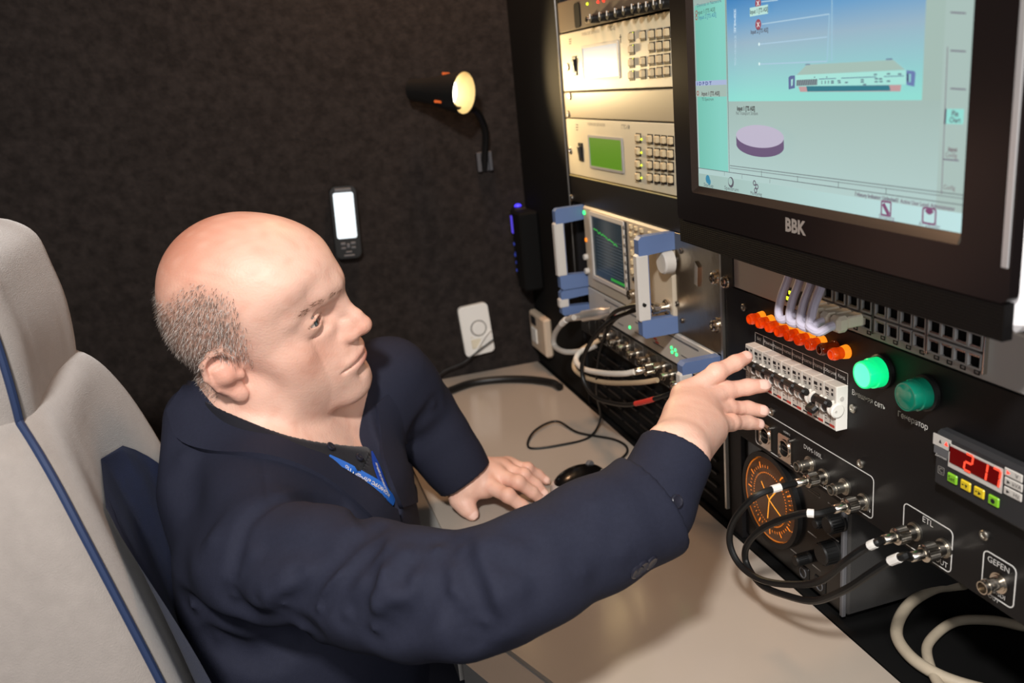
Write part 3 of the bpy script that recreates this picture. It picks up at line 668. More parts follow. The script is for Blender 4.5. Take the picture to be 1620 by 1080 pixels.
b = MB(); b.lathe([(DR, .006), (DR*.97, .0095), (DR*.8, .0125), (DR*.4, .0142), (.0005, .0148)], (*dc, 0), (0, 0, 1), 40, cap0=False, cap1=False); b.build('dial_glass', mat('dial_glass', '#ffffff', .02, trans=1., ior=1.2, spec=.5), rx)
for u, v, r in ((1319, 828, .009), (1309, 874, .0115), (1268, 884, .006), (1300, 826, .005)):
    a = F2(u, v, .012); b = MB(); pr = [(r*1.1, 0), (r*1.1, .002), (r, .003), (r*.95, .016), (r*.85, .0175)]
    b.lathe(pr, (0, 0, 0), (0, 0, 1), 24)
    for k in range(18): w = 2*math.pi*k/18; b.box((r*math.cos(w), r*math.sin(w), .0095), (.0012, .0012, .012), 0, Matrix.Rotation(w, 3, 'Z'))
    o = b.build('tuning_knob', 'blackplastic', rx); o.location = (a[0], a[1], .003)
b = MB()
for u, v, w_ in ((1318, 800, .016), (1326, 812, .012), (1285, 845, .015), (1318, 850, .018), (1256, 872, .014), (1330, 775, .02), (1285, 775, .024), (1288, 781, .02), (1292, 898, .014), (1298, 928, .014)): a = F2(u, v, .003); b.box((*a, .0031), (w_, .0012, .0004))
b.build('printed_marks', 'greyink', rx)
for u, v in ((1272, 905), (1298, 925)): 
    a = F2(u, v, .003); b = MB(); b.box((a[0], a[1], .0034), (.019, .017, .002), .002); o = b.build('speaker_jack', 'blackplastic', rx)
    b = MB(); b.ring([(a[0]+.006*math.cos(t), a[1]+.006*math.sin(t)) for t in np.linspace(0, 2*math.pi, 20, endpoint=False)], [(a[0]+.005*math.cos(t), a[1]+.005*math.sin(t)) for t in np.linspace(0, 2*math.pi, 20, endpoint=False)], .0044, .0052); b.build('jack_ring', 'midgrey', o)
# thick pale cables coiled in the cavity
def floor_cable(name, label, pts, r, m, cat='cable', group=None, **kw):
    P0 = Vector(pts[0]); b = MB(); b.tube([Vector(p)-P0 for p in bez(pts, 10)], r, 12); o = b.build(name, m); o.location = P0; return tag(o, label, cat, group)
zc = .747
floor_cable('power_cable', 'thick beige cable curving round the dark cavity, the larger loop below GEFEN', [onX(1560, 880, .60)]+[onZ(u, v, zc) for u, v in ((1528, 922), (1480, 930), (1437, 957), (1418, 998), (1437, 1035), (1482, 1066), (1545, 1088), (1650, 1110))], .0058, 'beigecable')
floor_cable('power_cable', 'thinner beige cable bending inside the larger loop at the edge of the cavity', [onZ(u, v, zc-.0012) for u, v in ((1680, 1000), (1620, 991), (1570, 981), (1512, 983), (1474, 1010), (1467, 1038), (1490, 1090), (1540, 1140))], .0048, 'beigecable')
# ------------------------------------------------------------------ cables of the far rack
cable('coaxial_cable', 'grey coaxial cable with a large silver plug curling beside the silver receiver', 'cable', (onX(968, 492, .47), onX(950, 543, .47)),
      pa((908, 502, .425), (893, 508, .42), (878, 528, .415), (877, 546, .415), (893, 556, .42), (920, 555, .44), (943, 546, .46)), .0045, 'greycable', plugs=(0, 0), tags=((.12, .22),))
t = bpy.data.objects[[o.name for o in COL.objects if o.get('label', '').startswith('grey coaxial cable with a large')][0]]
b = MB(); P0 = t.location; p = Vector(onX(968, 492, .47))-P0; q = Vector(onX(903, 503, .425))-P0; L = (q-p).length
b.lathe([(.007, 0), (.0075, L*.15), (.0095, L*.2), (.0095, L*.42), (.0088, L*.45), (.0088, L*.7), (.006, L*.75), (.0052, L)], p, q-p, 18); b.build('plug', mat('silver_plug', '#d6d2cc', .3, .8), t)
jw8 = lambda u, v, x=.478: onX(u, v, x)
cable('coaxial_cable', 'white coaxial cable with a nickel plug looping below the grey cable', 'cable', (jw8(1046, 580), jw8(950, 545)),
      [onX(1004, 588, .44)]+pa((985, 591, .432), (955, 590, .425), (925, 584, .42), (912, 572, .42), (916, 558, .43), (935, 547, .455)), .0042, 'whitecable', plugs=(1, 0), s=1.15)
cable('coaxial_cable', 'tan coaxial cable lying just under the white looped cable', 'cable', (jw8(1055, 596), jw8(962, 535)),
      [onX(1040, 601, .452)]+pa((1010, 605, .44), (960, 605, .43), (925, 596, .423), (908, 580, .422), (918, 555, .435), (948, 538, .466)), .0036, 'tancable', plugs=(0, 0))
cable('coaxial_cable', 'black coaxial cable with a red sleeve hanging from the analyser to the patch panel', 'cable', (jw8(1048, 487, .47), jw8(1072, 608, .476)),
      [onX(1025, 488, .446)]+pa((1000, 492, .44), (965, 508, .425), (935, 540, .415), (921, 575, .41), (925, 605, .41), (945, 630, .415), (985, 640, .42), (1012, 637, .427), (1038, 630, .436))+[onX(1062, 622, .448)], .0031, 'rubber', plugs=(1, 1), tags=((.78, .905),), tagm='redsleeve', s=.95)
cable('coaxial_cable', 'short black cable bent between the analyser sockets and the silver plug', 'cable', (jw8(1009, 464, .47), jw8(1028, 520, .478)),
      pa((1020, 482, .435), (1000, 484, .43), (975, 492, .425), (962, 506, .43), (958, 522, .44), (955, 540, .46)), .003, 'rubber', plugs=(0, 0))
# ------------------------------------------------------------------ computer monitor
MX = .40
F = Face(.7935, 1.1227, MX)
mo = thing('computer_monitor', 'black monitor with a lit teal and blue program screen, mounted in front of the racks', 'monitor', F.loc, RACK)
MWD = .412; B0 = .0247; B1 = .352
sx0, sx1, sy0, sy1 = .0365, .3692, .0600, .315
n_ = -.005
bez_m = mat('monitor_bezel', '#140f0f', .28, spec=.5)
b = MB(); b.ring(rrect(MWD, B1-B0, .006, 4, MWD/2, (B0+B1)/2), rrect(sx1-sx0+.009, sy1-sy0+.012, .003, 4, (sx0+sx1)/2, (sy0+sy1)/2), -.0075, 0); b.build('bezel', bez_m, mo)
b = MB(); out = rrect(sx1-sx0+.009, sy1-sy0+.012, .003, 4, (sx0+sx1)/2, (sy0+sy1)/2); inn = rrect(sx1-sx0, sy1-sy0, .001, 4, (sx0+sx1)/2, (sy0+sy1)/2); k = len(out)
b.add([(x, y, 0) for x, y in out]+[(x, y, -.0055) for x, y in inn], [(i, (i+1) % k, k+(i+1) % k, k+i) for i in range(k)]); b.build('inner_bevel', mat('bevel_gloss', '#2a211c', .25, spec=.6), mo)
b = MB(); b.box((MWD/2, (.003+B1)/2, -.0235), (MWD-.001, B1-.005, .031), .006); b.build('rear_shell', mat('white_shell', '#ece9ea', .4), mo, 'white rear shell')
b = MB(); b.box((MWD-.0040, (.046+B1)/2, .0004), (.0052, B1-.046, .0012), .0005); b.build('side_trim', mat('silver_trim', '#c8c6c6', .3, .6), mo, 'silver side trim')
# speaker grille strip under the bezel, its lower edge slightly bowed
b = MB(); N = 24
low = [(.003+(MWD-.006)*i/N, .0015-.0015*math.sin(math.pi*i/N)) for i in range(N+1)]
b.prism(low+[(MWD-.003, B0-.0006), (.003, B0-.0006)], -.008, -.0006)
gm = mat('perforated_grille', '#070505', .6, spec=.2); nt = gm.node_tree; tc = nt.nodes['Texture Coordinate']; vo = nt.nodes.new('ShaderNodeTexVoronoi'); vo.inputs['Scale'].default_value = 520; vo.inputs['Randomness'].default_value = 0
bp_ = nt.nodes.new('ShaderNodeBump'); bp_.inputs['Strength'].default_value = .8; bp_.inputs['Distance'].default_value = .001; nt.links.new(tc.outputs['Object'], vo.inputs['Vector']); nt.links.new(vo.outputs['Distance'], bp_.inputs['Height']); nt.links.new(bp_.outputs['Normal'], nt.nodes['Principled BSDF'].inputs['Normal'])
b.build('speaker_grille', gm, mo)
b = MB(); a = F(1090, 366, .0); b.cyl((a[0], a[1], -.004), (a[0], a[1], -.0025), .0022, n=10); b.build('sensor_window', 'blackgloss', mo)
b = MB(); b.box((MWD/2, .2, -.058), (.10, .10, .040)); b.build('mount_plate', 'black', mo)
text('BBK', .0150, (*F(1258, 359, .0), .0004), mat('silver_lettering', '#b8b0a8', .4, .5), mo, sx=1.0, bold=.0006)
# picture on the screen
def em(c, s=1.): return M.setdefault('scr'+c+str(s), emi('screen_'+c.strip('#'), c, s))
b = MB(); b.poly([(sx0, sy0, n_-.0006), (sx1, sy0, n_-.0006), (sx1, sy1, n_-.0006), (sx0, sy1, n_-.0006)])
def grad(name, c0, c1, axis, lo, hi, es=1.):
    m = emi(name, c0, es); nt = m.node_tree; tc = nt.nodes['Texture Coordinate']; sp = nt.nodes.new('ShaderNodeSeparateXYZ'); nt.links.new(tc.outputs['Object'], sp.inputs[0])
    mr = nt.nodes.new('ShaderNodeMapRange'); mr.inputs['From Min'].default_value = lo; mr.inputs['From Max'].default_value = hi; nt.links.new(sp.outputs[axis], mr.inputs['Value'])
    mx = nt.nodes.new('ShaderNodeMix'); mx.data_type = 'RGBA'; mx.inputs['A'].default_value = lin(c0); mx.inputs['B'].default_value = lin(c1); nt.links.new(mr.outputs['Result'], mx.inputs['Factor']); nt.links.new(mx.outputs['Result'], nt.nodes['Principled BSDF'].inputs['Emission Color']); return m
scr = b.build('screen', grad('screen_page', '#b4cfcc', '#9db3ac', 1, sy0, .16), mo)
q = lambda x, y: F(1060+x*.3704, y*.3704, n_)
lay = [0]
def nz(): lay[0] += 1; return n_-.0005+.00001*lay[0]
def rect(x0, y0, x1, y1, m, clip=True):
    a = q(x0, y0); c = q(x1, y1); X0, X1, Y0, Y1 = max(sx0, a[0]), min(sx1, c[0]), max(sy0, c[1]), min(sy1, a[1])
    z = nz(); b = MB(); b.poly([(X0, Y0, z), (X1, Y0, z), (X1, Y1, z), (X0, Y1, z)]); return b.build('screen_panel', m if not isinstance(m, str) else em(m), scr)
def spoly(pts, m, name='screen_graphic', f=q): 
    z = nz(); b = MB(); b.poly([(*f(*p), z) for p in pts][::-1]); o = b.build(name, em(m) if isinstance(m, str) else m, scr); return o
def sline(L, m='#5d6a6c', w=.0006, f=q):
    z = nz(); b = MB()
    for p0, p1 in L: b.line(f(*p0), f(*p1), w, z)
    return b.build('screen_lines', em(m), scr)
WID = {'Input 1 [TS ASI]': 76, 'Input 2 [TS ASI]': 74, 'TS Spectrum': 50, 'Devices in Network': 105, 'I D P D T': 62, 'No Transport Stream': 92, 'Pie': 28, 'Chart': 48, 'Input': 38, 'Config': 50, 'Startup': 40, 'Spectrum': 60, 'Monitoring': 48, 'Streaming': 66, 'AV Decoder': 92, 'History Indicator: Unlimited': 170, 'Active User Level: Administrator': 234}
def st(s, x, y, size=.0045, m='#4a4f54', align='CENTER', bold=.0, f=q, sx=1.):
    a = f(x, y); t = text(s, size, (a[0], a[1], nz()), em(m), scr, align, 'screen_text', 1., bold=bold)
    if s in WID:
        k = (f(x+WID[s]/2, y)[0]-f(x-WID[s]/2, y)[0])/max(1e-6, t.data.vertices and max(v.co.x for v in t.data.vertices)-min(v.co.x for v in t.data.vertices)); t.scale = (k, max(.72, min(1.05, k*1.12)), 1)
    return t
TOP = -150
rect(96, TOP, 234, 24, '#9fb5ae'); rect(103, 25, 247, 735, grad('screen_list', '#74bfae', '#86cfc2', 0, sx0, sx0+.045))
sky = emi('screen_sky', '#8fd8d0', 1.); nt = sky.node_tree; sp = nt.nodes.new('ShaderNodeSeparateXYZ'); nt.links.new(nt.nodes['Texture Coordinate'].outputs['Object'], sp.inputs[0])
mr = nt.nodes.new('ShaderNodeMapRange'); mr.inputs['From Min'].default_value = q(240, 420)[1]; mr.inputs['From Max'].default_value = q(240, 0)[1]; nt.links.new(sp.outputs[1], mr.inputs['Value'])
cr = nt.nodes.new('ShaderNodeValToRGB'); nt.links.new(mr.outputs['Result'], cr.inputs['Fac']); el = cr.color_ramp.elements; el[0].color = lin('#90dcd2'); el[1].color = lin('#4183bd')
for p_, c_ in ((.30, '#93c6cc'), (.55, '#97b4c6'), (.78, '#6a9fca')): e_ = el.new(p_); e_.color = lin(c_)
nt.links.new(cr.outputs['Color'], nt.nodes['Principled BSDF'].inputs['Emission Color'])
rect(236, TOP, 1106, 428, sky)
rect(1098, TOP, 1184, 428, '#a3bab2'); rect(1184, TOP, 1270, 1010, '#a8beb8')
rect(106, 347, 240, 366, '#a9b6d6'); rect(106, 367, 240, 412, '#a4b9b0')
rect(1178, 465, 1250, 531, '#93dcd2')
a = q(120, 735); z = nz(); b = MB(); b.poly([(sx0, sy0, z), (sx1, sy0, z), (sx1, a[1]-.001, z), (sx0, a[1]-.001, z)]); b.build('screen_panel', grad('screen_bar', '#9fb8b0', '#bfe2e2', 0, sx0, sx1), scr)
xs_ = (sx0, sx1)
def hl(y_px_at, x_px, x0=None, x1=None, w=.0006, m='#6a7276'):
    a = q(x_px, y_px_at)[1]; z = nz(); b = MB(); X0 = sx0 if x0 is None else q(x0[0], x0[1])[0]; X1 = sx1 if x1 is None else q(x1[0], x1[1])[0]; b.line((X0, a), (X1, a), w, z); b.build('screen_lines', em(m), scr)
hl(707, 254, (254, 707)); hl(717, 254, (254, 717), m='#7c878a'); hl(717, 120)
for x, y in ((389, 742), (543, 765), (717, 788), (921, 815)): sline([((x, y-13), (x, y+13))])
for x, y in ((231, 740), (306, 753), (425, 772)): sline([((x, y-6), (x, y+10))], '#7c878a')
sline([((247, 428), (252, 735))], '#5d6a6c'); sline([((237, 0), (246, 428))], '#5d6a6c'); sline([((1184, 200), (1158, 830))], '#7a6878')
for y in (53, 216, 378): sline([((1196, y), (1262, y+4))], '#6f6478', .0008)
sline([((1165, 680), (1232, 686))], '#6f6478', .0008); sline([((1176, 465), (1172, 530))], '#5a4a5e', .0016)
st('Input 1 [TS ASI]', 152, 48, .0046, '#33453f'); st('Input 2 [TS ASI]', 158, 70, .0046, '#2f6a9c'); st('Input 1 [TS ASI]', 172, 400, .0046, '#4b3a3c', bold=.0001); st('TS Spectrum', 160, 424, .0038, '#4a5a58')
st('Devices in Network', 165, 14, .0040, '#5d6f86'); st('I D P D T', 145, 357, .0040, '#3f4d86', bold=.0001)
for x, y in ((112, 55), (112, 76), (118, 398)):
    a = q(x, y); z = nz(); b = MB(); b.ring(circ(.0022, 14, *a), circ(.0013, 14, *a), z, z+.00001); b.build('screen_icon', em('#a0564e'), scr)
for x, y in ((375, 14), (376, 105)):
    a = q(x, y); z = nz(); b = MB(); b.prism(circ(.0042, 18, *a), z-.00001, z); b.build('screen_icon', em('#9a4a5a'), scr)
    z = nz(); b = MB()
    for s in (-1, 1): b.line((a[0]-.0018, a[1]-.0018*s), (a[0]+.0018, a[1]+.0018*s), .0008, z)
    b.build('screen_icon', em('#e8e4e4'), scr)
rect(340, 34, 418, 58, '#b8e0d8'); st('Input 1 [TS ASI]', 379, 46, .0046, '#3a4a4c', bold=.0001); st('Input 2 [TS ASI]', 381, 133, .0046, '#4a4550', bold=.0001)
sline([((390, 8), (460, 0)), ((392, 103), (680, 60)), ((382, 189), (670, 158)), ((380, 274), (670, 262))], '#a8c8dc', .0009); sline([((680, 60), (670, 262)), ((692, -120), (690, 262))], '#9cc4d8', .0009)
for x, y in ((380, 189), (381, 273)): a = q(x, y); z = nz(); b = MB(); b.prism(circ(.0013, 10, *a), z-.00001, z); b.build('screen_icon', em('#d8f0f0'), scr)
for i, ch in enumerate('НИЗАСН'): st(ch, 277, 50+16.5*i, .0048, '#cfe4f2', bold=.0001)
for i, ch in enumerate('НОВАТОР'): st(ch, 279, 160+19*i, .0042, '#bcd6e4')
st('Input 1 [TS ASI]', 324, 464, .0056, '#3c3c40', bold=.00025); st('No Transport Stream', 328, 484, .0042, '#5a5f62')
a = q(283, 583); c = q(487, 590); cx, cy = (a[0]+c[0])/2, (a[1]+c[1])/2; rx_ = (c[0]-a[0])/2; tp = q(385, 534)[1]; bt = q(385, 631)[1]; ry_ = (tp-bt)/2; ey = (tp+bt)/2; dp = q(385, 670)[1]-bt
z = nz(); b = MB(); b.poly([(cx+rx_*math.cos(t), ey+(0 if math.sin(t) > 0 else dp)+ry_*math.sin(t), z) for t in np.linspace(0, 2*math.pi, 48, endpoint=False)]); b.build('pie_chart', em('#6a5878'), scr)
z = nz(); b = MB(); b.poly([(cx+rx_*math.cos(t), ey+ry_*math.sin(t), z) for t in np.linspace(0, 2*math.pi, 48, endpoint=False)]); b.build('pie_chart', em('#bdb6ca'), scr)
q2 = lambda x, y: F(1230+x*.1481, 80+y*.1481, n_)
for P, c in ((((225, 385), (245, 440), (1315, 435), (1325, 365)), '#c09a9c'), (((310, 380), (320, 437), (1210, 428), (1195, 370)), '#2e7888'),
             (((205, 262), (315, 150), (1240, 100), (1365, 205)), '#a3bdb4'), (((192, 262), (1375, 208), (1378, 360), (200, 382)), '#a6e2d8'),
             (((290, 155), (310, 142), (350, 142), (350, 152)), '#6d7a9a'), (((1160, 100), (1165, 85), (1225, 82), (1235, 98)), '#6d7a9a'),
             (((120, 285), (140, 268), (188, 265), (188, 400), (122, 415)), '#5b6a98'), (((147, 310), (168, 300), (165, 370), (148, 382)), '#a6dcd4'),
             (((1380, 210), (1465, 218), (1478, 240), (1465, 385), (1380, 365)), '#6a7cae'), (((1405, 245), (1430, 250), (1428, 335), (1405, 340)), '#8cc8cc'), (((1384, 245), (1404, 245), (1404, 335), (1384, 330)), '#3c4466'),
             (((205, 315), (430, 303), (428, 368), (205, 378)), '#7c8c92'), (((445, 300), (630, 293), (630, 300), (445, 308)), '#4f5a86'), (((685, 290), (1060, 276), (1060, 284), (685, 298)), '#4f5a86'), (((1140, 273), (1355, 265), (1355, 273), (1140, 281)), '#4f5a86')): spoly(P, c, f=q2)
sline([((210+24*i, 375-i*1.2), (225+24*i, 312-i*1.2)) for i in range(9)], '#4a565e', .0006, q2)
z = nz(); b = MB()
for x, y in ((478, 330), (515, 330), (548, 328), (478, 348), (515, 346), (548, 345), (590, 326), (590, 345), (660, 322), (665, 342), (740, 340), (910, 312), (910, 335), (935, 362), (1060, 300), (1060, 332), (1105, 302), (1110, 330), (1190, 326), (1050, 255), (1190, 248), (1310, 250), (530, 282), (400, 285)): a = q2(x, y); b.box((a[0], a[1], z), (.0032 if x > 580 else .0012, .0009, .00001))
b.build('screen_graphic', em('#5c6c80'), scr)
st('Pie', 1219, 486, .0046, '#5c4a5c', bold=.0001); st('Chart', 1219, 513, .0052, '#5c4a5c', bold=.0001); st('Input', 1209, 638, .0046, '#6a3f52', bold=.0001); st('Config', 1202, 663, .0050, '#7a5a66'); st('Config', 1194, 801, .0050, '#7a5a66')
st('Startup', 166, 791, .0046, '#4a5f66'); st('Spectrum', 264, 806, .0046, '#5a5f66'); st('Monitoring', 369, 827, .0046, '#4a4550'); st('Streaming', 926, 928, .0056, '#6f4a66'); st('AV Decoder', 1110, 961, .0058, '#6f5a6a')
st('History Indicator: Unlimited', 882, 842, .0052, '#5a3f5a', bold=.00012); st('Active User Level: Administrator', 1098, 875, .0055, '#6a4a66', bold=.00008, sx=.92)
sline([((795, 815), (793, 836)), ((976, 845), (974, 865))], '#6a5a6a')
def icon(x, y, c, kind):
    a = q(x, y); z = nz(); b = MB()
    if kind == 0: b.prism(circ(.0040, 16, *a), z-.00001, z); b.prism(circ(.003, 12, a[0]+.0025, a[1]-.0022), z-.00001, z)
    elif kind == 1: b.ring(circ(.0048, 20, *a), circ(.0034, 20, a[0]-.0009, a[1]+.0006), z-.00001, z)
    elif kind == 2:
        for dx, dy in ((-.002, .0028), (.0018, 0), (-.0003, -.0034)): b.ring(circ(.0024, 14, a[0]+dx, a[1]+dy), circ(.0014, 14, a[0]+dx, a[1]+dy), z-.00001, z)
    elif kind == 3: b.ring(rrect(.0105, .0105, .001, 2, *a), rrect(.008, .008, .0006, 2, *a), z-.00001, z); b.line((a[0]-.003, a[1]+.003), (a[0]+.003, a[1]-.004), .003, z)
    else: b.ring(rrect(.0125, .0110, .002, 3, *a), rrect(.0098, .0085, .0012, 3, *a), z-.00001, z); b.prism([(a[0]-.004, a[1]+.003), (a[0]-.002, a[1]+.0045), (a[0]+.002, a[1]+.0045), (a[0]+.004, a[1]+.003), (a[0]+.0012, a[1]+.001), (a[0]-.0012, a[1]+.001)][::-1], z-.00001, z)
    b.build('screen_icon', em(c), scr)
icon(163, 765, '#3f86a4', 0); icon(262, 778, '#5a5560', 1); icon(368, 796, '#5a5060', 2); icon(925, 890, '#7f4a70', 3); icon(1109, 922, '#7f4a70', 4)
# ------------------------------------------------------------------ things on the rear wall
lp = thing('wall_lamp', 'black gooseneck spot lamp, switched on, fixed to the dark carpeted wall', 'lamp', onY(765, 255, 1.606), BACK)
lo = Vector(onY(765, 255, 1.606))
b = MB(); b.box((-.011, 0, .006), (.008, .036, .012), .001); b.box((.011, 0, .006), (.007, .036, .012), .001); b.box((0, 0, .003), (.030, .036, .006), .001); b.build('wall_bracket', mat('grey_bracket', '#4a4a4e', .45), lp)
HC = Vector(onY(735, 147, 1.485)); HA = Vector((.66, -.73, -.12)).normalized()          # ring centre and axis of the shade
iv = lp.matrix_world.inverted()
L_ = lambda p: iv @ Vector(p)
HR = HC-HA*.055
gp = bez([L_(onY(766, 268, 1.602)), L_(onY(767, 240, 1.592)), L_(onY(768, 212, 1.578)), L_(onY(762, 190, 1.56)), L_(onY(748, 172, 1.535)), L_(HC-HA*.035+Vector((.01, 0, -.03))), L_(HC-HA*.045)], 8)
b = MB(); b.tube(gp, .0065, 10); b.build('gooseneck', 'rubber', lp)
hd = L_(HC+HA)-L_(HC)
def LA(prof, name, m, par=lp, **k): b = MB(); b.lathe(prof, L_(HC), hd, 28, **k); return b.build(name, m, par)
sh = LA([(.010, -.118), (.019, -.112), (.022, -.075), (.027, -.05), (.035, -.010), (.0365, 0), (.035, 0), (.0335, -.010), (.026, -.048), (.018, -.075)], 'lamp_shade', 'blackplastic', cap1=False, cap0=True)
LA([(.0349, -.001), (.0300, -.020), (.0262, -.034)], 'reflector_ring', mat('cream_reflector', '#d8bd86', .45), sh, cap0=False, cap1=False)
LA([(.0262, -.0345), (.022, -.031), (.014, -.029), (.0005, -.028)], 'bulb', emi('lamp_glow', '#fff6e0', 7.), sh, cap0=False)
b = MB()
for w in (2.2, .2, -1.7): 
    a_, b_, d_ = frame_of(hd); c0 = L_(HC)+d_*-.036+(a_*math.cos(w)+b_*math.sin(w))*.0302; b.tube([c0-d_*.008, c0+d_*.006], .0022, 6)
b.build('vent_slot', emi('glowing_vent', '#d8602a', 1.), sh)
spot = lamp('wall_lamp_light', 'SPOT', HC+HA*.004, HC+Vector((.30, -.93, .08)), 5.5, (1.0, .72, .36), .018, cone=1.75, blend=.55)
# navigator
g0 = onY(545, 350, 1.607)
gp_ = thing('handheld_navigator', 'small dark handheld navigator with a bright white screen on the rear wall', 'navigator', g0, [(math.cos(-.05), 0, math.sin(-.05)), (-math.sin(-.05), 0, math.cos(-.05)), (0, -1, 0)])
b = MB(); pr = []
ol = rrect(.047, .132, .012, 6); 
b.prism(ol, .004, .024); b.prism([(x*.93, y*.97) for x, y in ol], .024, .028); b.build('case', 'blackplastic', gp_)
b = MB(); b.box((0, .0, .003), (.03, .09, .006)); b.build('holder', 'black', gp_)
b = MB(); b.prism(rrect(.036, .083, .004, 4, -.0005, .014), .028, .0288); b.build('screen', emi('white_display', '#eef6fa', 1.35), gp_)
b = MB()
for x, y, w_, h_ in ((-.009, -.037, .009, .005), (.009, -.037, .009, .005), (-.009, -.045, .009, .004), (.009, -.045, .009, .004), (0, -.041, .006, .008), (0, -.0525, .012, .003), (0, -.059, .02, .0035)): b.box((x, y, .0288), (w_, h_, .003), .001)
b.build('keypad', 'midgrey', gp_)
b = MB(); b.box((0, .060, .0285), (.03, .006, .002), .001); b.build('brand_strip', 'midgrey', gp_)
# wall socket plate with round dial and thin lead
s0_ = onY(752, 520, 1.607)
so = thing('wall_socket', 'white wall plate with round cover and small flap above the desk', 'wall socket', s0_, [(math.cos(.06), 0, math.sin(.06)), (-math.sin(.06), 0, math.cos(.06)), (0, -1, 0)])
b = MB(); b.prism(rrect(.060, .103, .009, 6), 0, .010); b.prism([(x*.94, y*.965) for x, y in rrect(.060, .103, .009, 6)], .010, .013); b.build('cover_plate', 'white', so)
b = MB(); b.ring(circ(.0165, 28, .004, .004), circ(.0145, 28, .004, .004), .013, .0136); b.build('dial_groove', 'greyink', so)
b = MB(); b.lathe([(.0142, .013), (.0138, .0165), (.0125, .0175)], (.004, .004, 0), (0, 0, 1), 28); b.build('round_cover', 'white', so)
b = MB(); b.box((-.006, -.026, .0145), (.019, .019, .003), .001); b.box((-.013, -.012, .0135), (.004, .002, .001)); b.build('flap', mat('ivory_flap', '#ddd2ba', .45), so)
b = MB(); b.tube(bez([(.026, -.004, .017), (.013, -.013, .019), (.0, -.028, .018), (-.014, -.046, .016)], 6), .0022, 8); b.build('moulded_lead', 'white', so)
W_ = [onY(u, v, 1.585) for u, v in ((781, 537), (766, 548), (748, 562), (732, 574), (700, 588))]
floor_cable('thin_lead', 'thin dark lead hanging in front of the white wall plate', W_+[onZ(690, 605, .745)], .0016, 'rubber', 'cable')
# grey conduit on the desk and the mouse with its lead
floor_cable('thick_hose', 'thick black cable lying across the far end of the desk', [onZ(u, v, .7475) for u, v in ((640, 640), (700, 622), (745, 606), (790, 600), (835, 600), (872, 605), (886, 612))], .0072, 'rubber', 'cable')
ms0 = onZ(918, 770, .74)
mdir = onZ(975, 735, .74)-onZ(880, 785, .74); th = math.atan2(mdir[1], mdir[0])
mu = thing('computer_mouse', 'black and silver computer mouse on the desk beside the resting hand', 'mouse', ms0, [(math.cos(th), math.sin(th), 0), (-math.sin(th), math.cos(th), 0), (0, 0, 1)])
def dome(rx, ry, rz, z0, nu=28, nv=8, cut=0., top=1.):
    vs = []; fs = []
    for j in range(nv+1):
        ph = cut+(math.pi/2*top-cut)*j/nv
        for i in range(nu):
            w = 2*math.pi*i/nu; e = abs(math.cos(w))**1.0; k = 1-.10*math.cos(w)**2*np.sign(math.cos(w))
            vs.append((rx*math.cos(w)*math.cos(ph)-rx*.12*math.sin(ph), ry*math.sin(w)*math.cos(ph)*k, z0+rz*math.sin(ph)))
    for j in range(nv):
        for i in range(nu): fs.append((j*nu+i, j*nu+(i+1) % nu, (j+1)*nu+(i+1) % nu, (j+1)*nu+i))
    fs.append(tuple(range(nu))[::-1]); fs.append(tuple(nv*nu+i for i in range(nu))); return vs, fs
b = MB(); b.add(*dome(.050, .030, .026, .004, cut=0., top=.99)); b.prism([(x, y) for x, y in [(.0495*math.cos(t), .0297*math.sin(t)) for t in np.linspace(0, 2*math.pi, 28, endpoint=False)]], .0005, .004); b.build('lower_shell', mat('silver_shell', '#cfccc8', .28, .5), mu, 'silver lower shell')
b = MB(); b.add(*dome(.0482, .0278, .0266, .0052, cut=.25, top=.99)); b.build('upper_shell', 'blackgloss', mu, 'glossy black upper shell')
b = MB(); b.lathe([(.006, -.003), (.0066, 0), (.006, .003)], (.022, 0, .0262), (0, 1, 0), 16); b.build('scroll_wheel', 'midgrey', mu)
hd_ = ms0+np.array([math.cos(th), math.sin(th), 0])*.049
floor_cable('mouse_lead', 'thin black mouse lead wandering over the desk from the racks', [onX(1005, 486, .44), onX(968, 512, .43), onX(948, 560, .425), onX(944, 620, .43)]+[onZ(u, v, z) for u, v, z in ((950, 660, .76), (934, 690, .743), (895, 702, .7425), (838, 708, .7425), (845, 682, .746), (880, 666, .746), (915, 684, .743), (975, 696, .743), (992, 715, .743))]+[np.array([hd_[0], hd_[1], .745])], .0018, 'rubber', 'cable')
# switch box and radio handset on the dark end panel
F = Face(1.593, .78, .483)
wb = thing('switch_box', 'narrow white switch box low on the dark end panel beside the racks', 'switch box', F.loc, RACK)
b = MB(); b.box((.047, .037, .008), (.094, .078, .016), .004); b.build('housing', mat('cream_housing', '#cdb9a2', .5), wb)
b = MB(); b.box((.028, .06, .0165), (.028, .016, .002)); b.build('port', 'ink', wb); b = MB(); b.box((.03, .03, .0172), (.03, .03, .003), .001, ); b.build('rocker', 'white', wb)
F = Face(1.60, .93, .483)
hs = thing('radio_handset', 'black handset with violet lights hanging in the corner beside the racks', 'handset', F.loc, RACK)
b = MB(); b.box((.014, .062, .018), (.03, .14, .03), .005); b.build('body', 'blackplastic', hs)
b = MB(); b.box((.055, .055, .02), (.05, .15, .038), .004); b.build('cradle', 'darkbox', hs)
vl = emi('violet_led', '#5a48e0', .9)
b = MB(); b.lathe([(.007, 0), (.006, .003), (.003, .0045)], (.014, .134, .02), (0, 1, 0), 12); b.build('lamp_button', emi('violet_lamp', '#4a3cff', 2.), hs)
b = MB(); b.box((.012, .100, .0338), (.018, .034, .001)); b.build('display', vl, hs)
for k, (x, y) in enumerate(((.012, .062), (.016, .044), (.012, .04), (.016, .026), (.014, .01))): b = MB(); b.box((x, y, .0338), (.006, .005, .0014)); b.build('lit_key', emi('violet_key', '#3a4cb8', .6), hs)
